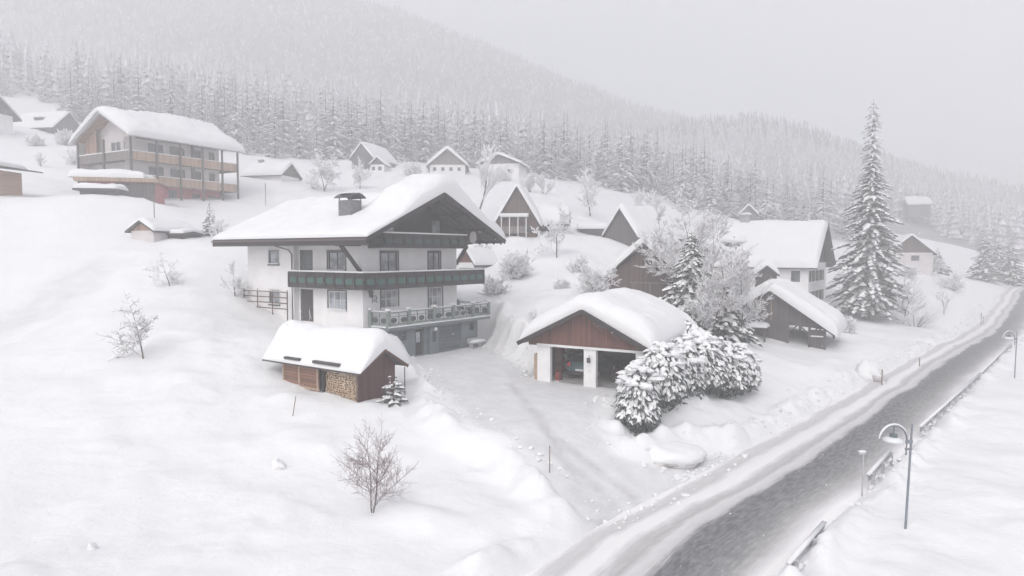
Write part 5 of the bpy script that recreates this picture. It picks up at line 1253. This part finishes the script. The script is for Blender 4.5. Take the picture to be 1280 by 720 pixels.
# ------------------------------------------------------------------ forest
def forest():
    protos = []
    for k in range(8):
        h = 1.0; rn = random.Random(100 + k)
        l, s, t = spruce_mesh(16, rn.uniform(2.0, 2.9), 200 + k, 20, 7, 3, .8, thick=1.1, droop=.5)
        mb = MB(); off = 0
        for q, mi in ((l, 0), (s, 1), (t, 2)):
            o_ = len(mb.v); mb.v += q.v; mb.f += [tuple(o_ + i for i in f) for f in q.f]; mb.m += [mi] * len(q.f)
        protos.append(mb.mesh('spruce_tree', [M['needle_frost'], M['tsnow'], M['bark']]))
    lows = []
    for k in range(4):
        rn = random.Random(300 + k); V = []; F = []; Mi = []
        for l in range(9):
            f = l / 9; z = 16 * (.06 + .9 * f); r = 2.4 * (1 - f) ** .85 + .1; n0 = len(V); kk = 6
            for j in range(kk): a = 2 * math.pi * (j + .5 * l) / kk; rr_ = r * rn.uniform(.6, 1.2); V.append((math.cos(a) * rr_, math.sin(a) * rr_, z - rn.uniform(.2, .9)))
            V.append((0, 0, z + 16 / 9 * 1.25))
            for j in range(kk): F.append((n0 + j, n0 + (j + 1) % kk, n0 + kk)); Mi.append(0 if rn.random() < .72 else 1)
        lows.append((np.array(V), np.array(F), np.array(Mi)))
    rn = random.Random(77); pts = []
    # line in the picture below which the open slope begins (px -> nearest depth)
    def nearest(px):
        return float(np.interp(px, [-200, 0, 150, 300, 430, 520, 640, 700, 760, 850, 1000, 1100, 1200, 1400], [170, 160, 150, 142, 150, 158, 158, 160, 162, 150, 150, 165, 175, 190]))
    for i in range(7500):
        px = rn.uniform(-260, 1540); Y = 140 + (rn.random() ** 1.0) * 320; n = nearest(px)
        if Y < n: continue
        x = (px - 640) / FPX * Y; pts.append((x, Y, px))
    X = np.array([p[0] for p in pts]); Yv = np.array([p[1] for p in pts]); Z = ground_z(X, Yv)
    # gaps and clearings
    clear = fbm(X / 38 + 9, Yv / 38 + 2, 2)
    dens = np.clip((Yv - 140) / 200, 0, 1)
    keep = [i for i in range(len(pts)) if clear[i] > -.38 + .16 * min(1, dens[i] * 4)]
    inv = sorted(((Yv[i], i) for i in keep if -20 < pts[i][2] < 1300), key=lambda q: q[0])
    near = set(i for _, i in inv[:298])
    for q, i in enumerate(sorted(near)):
        o = bpy.data.objects.new('spruce_tree', protos[rn.randrange(8)]); col.objects.link(o)
        s = rn.choice((rn.uniform(.35, .6), rn.uniform(.55, .85), rn.uniform(.75, 1.1))); o.location = (X[i], Yv[i], Z[i] - .5); o.scale = (s * rn.uniform(.85, 1.45),) * 2 + (s,); o.rotation_euler = (0, 0, rn.uniform(0, 6.28))
        tag(o, 'snow dusted spruce at the near edge of the hazy hillside forest', 'tree', 'spruces at the edge of the hillside forest')
    VV = []; FF = []; MM = []; off = 0
    tiny = []
    for k in range(5):
        r2 = random.Random(400 + k); V = []; F = []; Mi = []
        for l in range(4):
            f = l / 4; z = 16 * (.05 + .85 * f); r = 2.7 * (1 - f) ** .85 + .1; n0 = len(V)
            for j in range(5): a = 2 * math.pi * (j + .5 * l) / 5; q = r * r2.uniform(.6, 1.2); V.append((math.cos(a) * q, math.sin(a) * q, z - r2.uniform(.2, 1.2)))
            V.append((0, 0, z + 16 / 4 * 1.3))
            for j in range(5): F.append((n0 + j, n0 + (j + 1) % 5, n0 + 5)); Mi.append(2 if r2.random() < .85 else 1)
        tiny.append((np.array(V), np.array(F), np.array(Mi)))
    def add(x, y, z, s, src=None):
        nonlocal off
        V, F, Mi = (src or lows)[rn.randrange(4)]; a = rn.uniform(0, 6.28); c, sn_ = math.cos(a), math.sin(a)
        v = np.stack([(V[:, 0] * c - V[:, 1] * sn_) * s + x, (V[:, 0] * sn_ + V[:, 1] * c) * s + y, V[:, 2] * s + z - .5], 1)
        VV.append(v); FF.append(F + off); MM.append(Mi); off += len(v)
    for i in keep:
        if i not in near: add(X[i], Yv[i], Z[i], rn.uniform(.45, 1.1) * float(np.interp(Yv[i], [220, 330, 420], [1, .8, .5])))
    fx = np.array([rn.uniform(-520, 620) for _ in range(34000)]); fy = np.array([rn.uniform(385, 640) for _ in range(34000)]); fz = ground_z(fx, fy); cl2 = fbm(fx / 60, fy / 60, 2)
    for i in range(len(fx)):
        if abs(fx[i]) < fy[i] * .95 and cl2[i] > -.75: add(fx[i], fy[i], fz[i], rn.uniform(.26, .62), tiny)
    V = np.concatenate(VV); F = np.concatenate(FF).astype(np.int32); Mi = np.concatenate(MM)
    me = bpy.data.meshes.new('distant_forest'); me.vertices.add(len(V)); me.vertices.foreach_set('co', V.ravel()); me.loops.add(F.size); me.loops.foreach_set('vertex_index', F.ravel())
    me.polygons.add(len(F)); me.polygons.foreach_set('loop_start', np.arange(0, F.size, 3, dtype=np.int32)); me.update(calc_edges=True)
    me.materials.append(M['needle_frost']); me.materials.append(M['frost']); me.materials.append(M['bneedle']); me.polygons.foreach_set('material_index', Mi.astype(np.int32))
    o = bpy.data.objects.new('distant_forest', me); col.objects.link(o); tag(o, 'snowy conifer forest fading into haze on the mountainsides', 'forest', None, 'stuff')
forest()

# ------------------------------------------------------------------ road furniture
def lamp(label, P, H, rz, tilt=0):
    t = thing('street_lamp', label, 'street lamp', P, rz); t.rotation_euler = (0, tilt, rz)
    MB().tube([(0, 0, -.5), (0, 0, H * .5), (0, 0, H)], [.042, .038, .034], 10).build('pole', M['lampblue'], t)
    a = MB(); pts = [(-.16 - .52 * (1 - math.cos(k * math.pi / 10)), 0, H - .55 + .5 * math.sin(k * math.pi / 10) + (0)) for k in range(11)]
    a.tube([(-.16, 0, H - 1.05)] + pts[:11], .032, 7); a.bar((-.2, 0, H - .6), (.05, 0, H - .6), .05, .12); a.bar((-.2, 0, H - .85), (.05, 0, H - .85), .05, .06)
    a.build('arm', M['lampblue'], t)
    hd = MB(); c = (-.68, 0, H - .42); prof = [(.03, .12), (.12, .10), (.13, -.05), (.2, -.16)]; n = 12
    for r_, z in prof:
        for j in range(n): th = 2 * math.pi * j / n; hd.v.append((c[0] + r_ * math.cos(th), r_ * math.sin(th), c[2] + z))
    for i in range(len(prof) - 1):
        for j in range(n): a_ = i * n + j; b_ = i * n + (j + 1) % n; hd.f.append((a_, b_, b_ + n, a_ + n)); hd.m.append(0)
    hd.tube([(c[0], 0, c[2] + .1), (c[0], 0, H - .05)], .02, 5); lh = hd.build('lamp_head', M['lampdark'], t)
    g = MB(); g.blob((c[0], 0, c[2] - .14), .34, .34, .14, 5, 16, 0.0, flat=-.03); g.build('lamp_shade', M['lampglass'], lh, True)
    s = MB(); s.tube([(p[0], p[1], p[2] + .045) for p in pts[1:]], .035, 5); s.build('snow_cover', M['snow'], t, True)
    return t
lamp('blue grey street lamp with curved arm standing in the snow beside the guardrail', G(1131, 684, 22.5), 3.6, R(10), R(2.2))
lamp('street lamp with snowy head at the right edge of the photo beyond the guardrail', G(1268, 478, 50), 3.55, R(10), R(1))

RS = [at(x, y, z=.25)[:2] for x, y in ((985, 722), (1030, 668), (1085, 606), (1112, 574), (1150, 543), (1170, 525), (1225, 473), (1265, 433))]
def guardrail(P, Q, label, ends=(1, 1), z=0.33, dz=(0, 0)):
    P, Q = np.array(P), np.array(Q); L = float(np.linalg.norm(Q - P)); a = math.atan2(Q[1] - P[1], Q[0] - P[0])
    t = thing('guardrail', label, 'guardrail', (P[0], P[1], .05 + dz[0]), a, 'guardrail sections along the road')
    b = MB(); prof = [(-.03, 0), (.03, .05), (-.02, .1), (-.02, .16), (.03, .21), (-.03, .26)]
    n = max(2, int(L / 2)); pr = []
    xs_ = [i * L / n for i in range(n + 1)]
    for x in xs_:
        for (y, zz) in prof: b.v.append((x, y, z + zz))
        for (y, zz) in prof: b.v.append((x, y + .012, z + zz))
    k = len(prof)
    for i in range(n):
        for j in range(k - 1):
            a_ = i * 2 * k + j; b.f.append((a_, a_ + 2 * k, a_ + 2 * k + 1, a_ + 1)); b.m.append(0); c = a_ + k; b.f.append((c, c + 1, c + 2 * k + 1, c + 2 * k)); b.m.append(0)
    b.build('rail', M['galv'], t)
    x = .4
    while x < L:
        MB().box(x - .05, x + .05, -.16, -.04, -.4, z + .27).build('post', M['galv'], t); x += 1.9
    s = MB(); s.bar((0, 0, z + .29), (L, 0, z + .29), .14, .07)
    rn = random.Random(int(L * 10)); x = .2
    while x < L - .2: s.blob((x, -.1, z - .05 + rn.uniform(-.2, .1)), rn.uniform(.15, .4), .09, rn.uniform(.05, .12), 5, 9, .25); x += rn.uniform(.5, 1.3)
    s.build('snow_cover', M['snow'], t, True)
guardrail(RS[0], RS[1], 'nearest guardrail section cut by the lower edge of the photo')
guardrail(RS[2], RS[3], 'short guardrail section between the small sign and the street lamp')
guardrail(RS[4], RS[6], 'long middle guardrail section running beyond the street lamp')
guardrail(RS[6], RS[7], 'farthest guardrail section toward the right edge street lamp')
sp = thing('marker_post', 'thin marker post with a small cross plate at the end of the guardrail gap', 'marker post', G(1077, 628, 26.3), 0)
MB().tube([(0, 0, -.5), (.03, 0, 1.75)], .03, 6).build('pole', M['galv'], sp); MB().box(-.16, .1, -.03, .03, 1.72, 1.8).build('plate', M['galv'], sp); MB().blob((-.03, 0, 1.82), .18, .06, .06).build('snow_cover', M['snow'], sp, True)
for i, (px, py, Y, h, lean, lb) in enumerate(((364, 516, 31.5, .95, .12, 'leaning thin stake in snow left of the wood shed'), (687, 604, 26.5, 1.1, 0, 'thin stake in snow at the left side of the drive mouth'), (1103, 453, 49, 1.3, 0, 'thin snow stake at the verge right of the snow mound'), (1150, 433, 57, .9, 0, 'thin snow stake at the road edge below the tall spruce'),
                                              (1227, 383, 90, 1.8, 0, 'thin snow stake on the verge near the road bend, left of two'), (1229.5, 384, 91, 1.2, 0, 'thin snow stake on the verge near the road bend, right of two'), (193, 272, 68, 2.4, 0, 'slim post in the snow below the long balcony house'), (332, 252, 92, 3.0, 0, 'slim post in the snow right of the long balcony house'), (1230.5, 612, 28, .1, 0, ''))):
    if not lb: continue
    o = MB().tube([(0, 0, -.4), (lean * h * 2, 0, h)], .022 if Y < 40 else .05, 6).build('snow_stake', M['cane'], None); o.location = G(px, py, Y); tag(o, lb, 'stake')
# snow lumps: ploughed clods and covered stones
def rough(mb, r, seed, amp):
    P = np.array(mb.v); k = 1 + amp * fbm(P[:, 0] / (r * .55) + seed * 3.1 + P[:, 2] * 1.3 / r, P[:, 1] / (r * .55) + seed + P[:, 2] / r, 4); P[:, :2] *= np.stack([k, k], 1); P[:, 2] *= 1 + 1.6 * (k - 1); mb.v = [tuple(p) for p in P]
def lump(name, label, P, rx, ry, rz, seed, dirt=False):
    t = thing(name, label, 'snow heap', P, 0); rn = random.Random(seed)
    b = MB(); b.blob((0, 0, 0), rx, ry, rz, 16, 30, .02, rnd=rn); rough(b, rx, seed, .42); b.build('cap', M['snow'], t, True)
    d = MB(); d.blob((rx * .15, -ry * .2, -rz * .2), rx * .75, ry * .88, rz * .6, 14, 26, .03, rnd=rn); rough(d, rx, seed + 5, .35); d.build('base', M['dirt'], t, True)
def Gp(px, py, Y, dz=0): p = G(px, py, Y); return (p[0], p[1], p[2] + dz)
lump('snow_heap', 'ploughed snow mound with dirty grey underside at the corner of drive and road', Gp(832, 560, 30.6, -.28), 1.7, 1.25, .5, 3)
lump('snow_heap', 'round snow ball heap beside a stake left of the road', Gp(1088, 440, 51, .35), 1.1, .9, .85, 4)
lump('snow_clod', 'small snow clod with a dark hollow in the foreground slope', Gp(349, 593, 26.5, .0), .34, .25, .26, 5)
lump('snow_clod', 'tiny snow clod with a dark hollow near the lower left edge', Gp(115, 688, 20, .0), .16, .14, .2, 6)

# ------------------------------------------------------------------ loose pieces become parts of their own
def split_pieces(names, maxn=64):
    for o in [x for x in bpy.data.objects if x.type == 'MESH' and x.parent is not None and x.name.split('.')[0] in names]:
        me = o.data; nv = len(me.vertices); par = list(range(nv))
        def find(a):
            while par[a] != a: par[a] = par[par[a]]; a = par[a]
            return a
        for p in me.polygons:
            v = p.vertices; r0 = find(v[0])
            for q in v[1:]: par[find(q)] = r0
        comp = {}
        for p in me.polygons: comp.setdefault(find(p.vertices[0]), []).append(p)
        if not 1 < len(comp) <= maxn: continue
        co = [tuple(v.co) for v in me.vertices]; first = True; sm = me.polygons[0].use_smooth; nm = o.name.split('.')[0]; mats = list(me.materials)
        for ps in comp.values():
            mb = MB(); idx = {}
            for p in ps:
                for i in p.vertices:
                    if i not in idx: idx[i] = len(mb.v); mb.v.append(co[i])
                mb.f.append(tuple(idx[i] for i in p.vertices)); mb.m.append(p.material_index)
            nme = mb.mesh(nm, mats, sm)
            if first: o.data = nme; first = False
            else:
                c = bpy.data.objects.new(nm, nme); col.objects.link(c); c.parent = o.parent
split_pieces({'snow_cover', 'brace', 'railing_post', 'oval_ornament', 'gable', 'snow_guard', 'bare_roof_strip', 'shutter', 'bargeboard'})

# ploughed clods thrown along both road edges and the drive banks
def clods():
    rn = random.Random(21); mb = MB()
    S = np.concatenate([[0], np.cumsum(np.linalg.norm(np.diff(EDGE, axis=0), axis=1))])
    X = []; 
    for i in range(1500):
        d = rn.uniform(70, 175); x = float(np.interp(d, S, EDGE[:, 0])); y = float(np.interp(d, S, EDGE[:, 1])); nx = float(np.interp(d, S, NR[:, 0])); ny = float(np.interp(d, S, NR[:, 1]))
        u = -abs(rn.gauss(.15, .75)) if rn.random() < .6 else ROADW + abs(rn.gauss(0, .5)); X.append((x + nx * u, y + ny * u))
    LL = [float(np.linalg.norm(DR[(k + 1) % len(DR)] - DR[k])) for k in range(len(DR))]
    for i in range(750):
        k = rn.choices(range(len(DR)), LL)[0]; a, b = DR[k], DR[(k + 1) % len(DR)]
        if max(a[1], b[1]) < 24.5 + .0: continue
        if a[0] > 7 and a[1] > 34: continue
        t = rn.random(); X.append((a[0] + (b[0] - a[0]) * t + rn.gauss(0, .45), a[1] + (b[1] - a[1]) * t + rn.gauss(0, .45)))
    P = np.array(X); Z = ground_z(P[:, 0], P[:, 1]); cd, _ = seg_dist(P[:, 0], P[:, 1], CEN); zd_ = np.where(cd < ROADW / 2, Z + .14, Z)
    for (x, y), z in zip(X, zd_):
        if 0 < (x - GAR[0]) * .862 - (y - GAR[1]) * .508 < 6.6 and 0 < (x - GAR[0]) * .508 + (y - GAR[1]) * .862 < 7.5: continue
        s = .025 + .10 * rn.random() ** 3; mb.blob((x, y, z + s * .2), s * rn.uniform(.8, 1.5), s * rn.uniform(.8, 1.3), s * rn.uniform(.6, .9), 4, 6, .3, rot=rn.uniform(0, 6), rnd=rn)
    o = mb.build('snow_crumbs', M['snow'], None); tag(o, 'crumbs and clods of ploughed snow along the road and drive edges', 'snow crumbs', None, 'stuff')
clods()

# ------------------------------------------------------------------ falling snow
def flakes():
    rn = random.Random(9); mb = MB()
    for i in range(1500):
        Y = 6 + 38 * rn.random() ** .8; px = rn.uniform(-60, 1340); py = rn.uniform(-40, 760); x, y, z = at(px, py, Y=Y)
        if z < gz0(x, y) + .3 or z > CZ + 1: continue
        s = rn.uniform(.006, .014)
        d = Vector((rn.uniform(-1, 1), rn.uniform(-1, 1), rn.uniform(-1, 1))).normalized() * s; e = d.orthogonal().normalized() * s; f = d.cross(e).normalized() * s; c = Vector((x, y, z)); n = len(mb.v)
        mb.v += [tuple(c + d), tuple(c - d), tuple(c + e), tuple(c - e), tuple(c + f), tuple(c - f)]
        for q in ((0, 2, 4), (0, 4, 3), (0, 3, 5), (0, 5, 2), (1, 4, 2), (1, 3, 4), (1, 5, 3), (1, 2, 5)): mb.f.append(tuple(n + k for k in q)); mb.m.append(0)
    o = mb.build('falling_snow', M['tsnow'], None); tag(o, 'fine snowflakes falling through the air', 'snowfall', None, 'stuff')
def gz0(x, y): return float(base_z(np.array([x]), np.array([y]))[0])
flakes()

# ------------------------------------------------------------------ haze
DENS = 0.0034
hz = MB().box(-640, 740, -75, 710, -6, 285).build('haze', [], None)
hm = bpy.data.materials.new('haze'); hm.use_nodes = True; nt = hm.node_tree; nt.nodes.clear()
out = nt.nodes.new('ShaderNodeOutputMaterial'); pv = nt.nodes.new('ShaderNodeVolumePrincipled')
pv.inputs['Color'].default_value = (.987, .982, .987, 1); pv.inputs['Density'].default_value = DENS; pv.inputs['Anisotropy'].default_value = 0.15
nt.links.new(pv.outputs[0], out.inputs['Volume']); hz.data.materials.append(hm)
tag(hz, 'pale snowy haze filling the valley', 'haze', None, 'stuff')

# ------------------------------------------------------------------ light
w = bpy.data.worlds.new('World'); scene.world = w; w.use_nodes = True; nt = w.node_tree
bg = nt.nodes['Background']; sky = nt.nodes.new('ShaderNodeTexSky'); sky.sky_type = 'NISHITA'; sky.sun_disc = False
EL, AZ = R(48), R(205)
sky.sun_elevation = EL; sky.sun_rotation = AZ; sky.dust_density = 6.0; sky.air_density = 1.0; sky.ozone_density = 1.0; sky.altitude = 600
hs = nt.nodes.new('ShaderNodeHueSaturation'); hs.inputs['Saturation'].default_value = .42   # cloud deck: nearly grey
nt.links.new(sky.outputs[0], hs.inputs['Color']); nt.links.new(hs.outputs[0], bg.inputs[0]); bg.inputs[1].default_value = 0.15
sl = bpy.data.lights.new('sun', 'SUN'); sl.energy = 0.5; sl.angle = R(40); sl.color = (1, .965, .93)
so = bpy.data.objects.new('sun', sl); col.objects.link(so)
dv = Vector((math.sin(AZ) * math.cos(EL), math.cos(AZ) * math.cos(EL), math.sin(EL)))
so.rotation_euler = dv.to_track_quat('Z', 'Y').to_euler()
so.location = (0, 0, 60)
scene.view_settings.view_transform = 'Standard'; scene.view_settings.look = 'None'; scene.view_settings.gamma = 1.0; scene.view_settings.use_curve_mapping = False
scene.view_settings.exposure = 0.66
scene.render.engine = 'CYCLES'
cy = scene.cycles
cy.max_bounces = 14; cy.diffuse_bounces = 4; cy.glossy_bounces = 2; cy.transmission_bounces = 2; cy.volume_bounces = 12; cy.transparent_max_bounces = 8
cy.use_denoising = True; cy.use_adaptive_sampling = True; cy.adaptive_threshold = 0.02
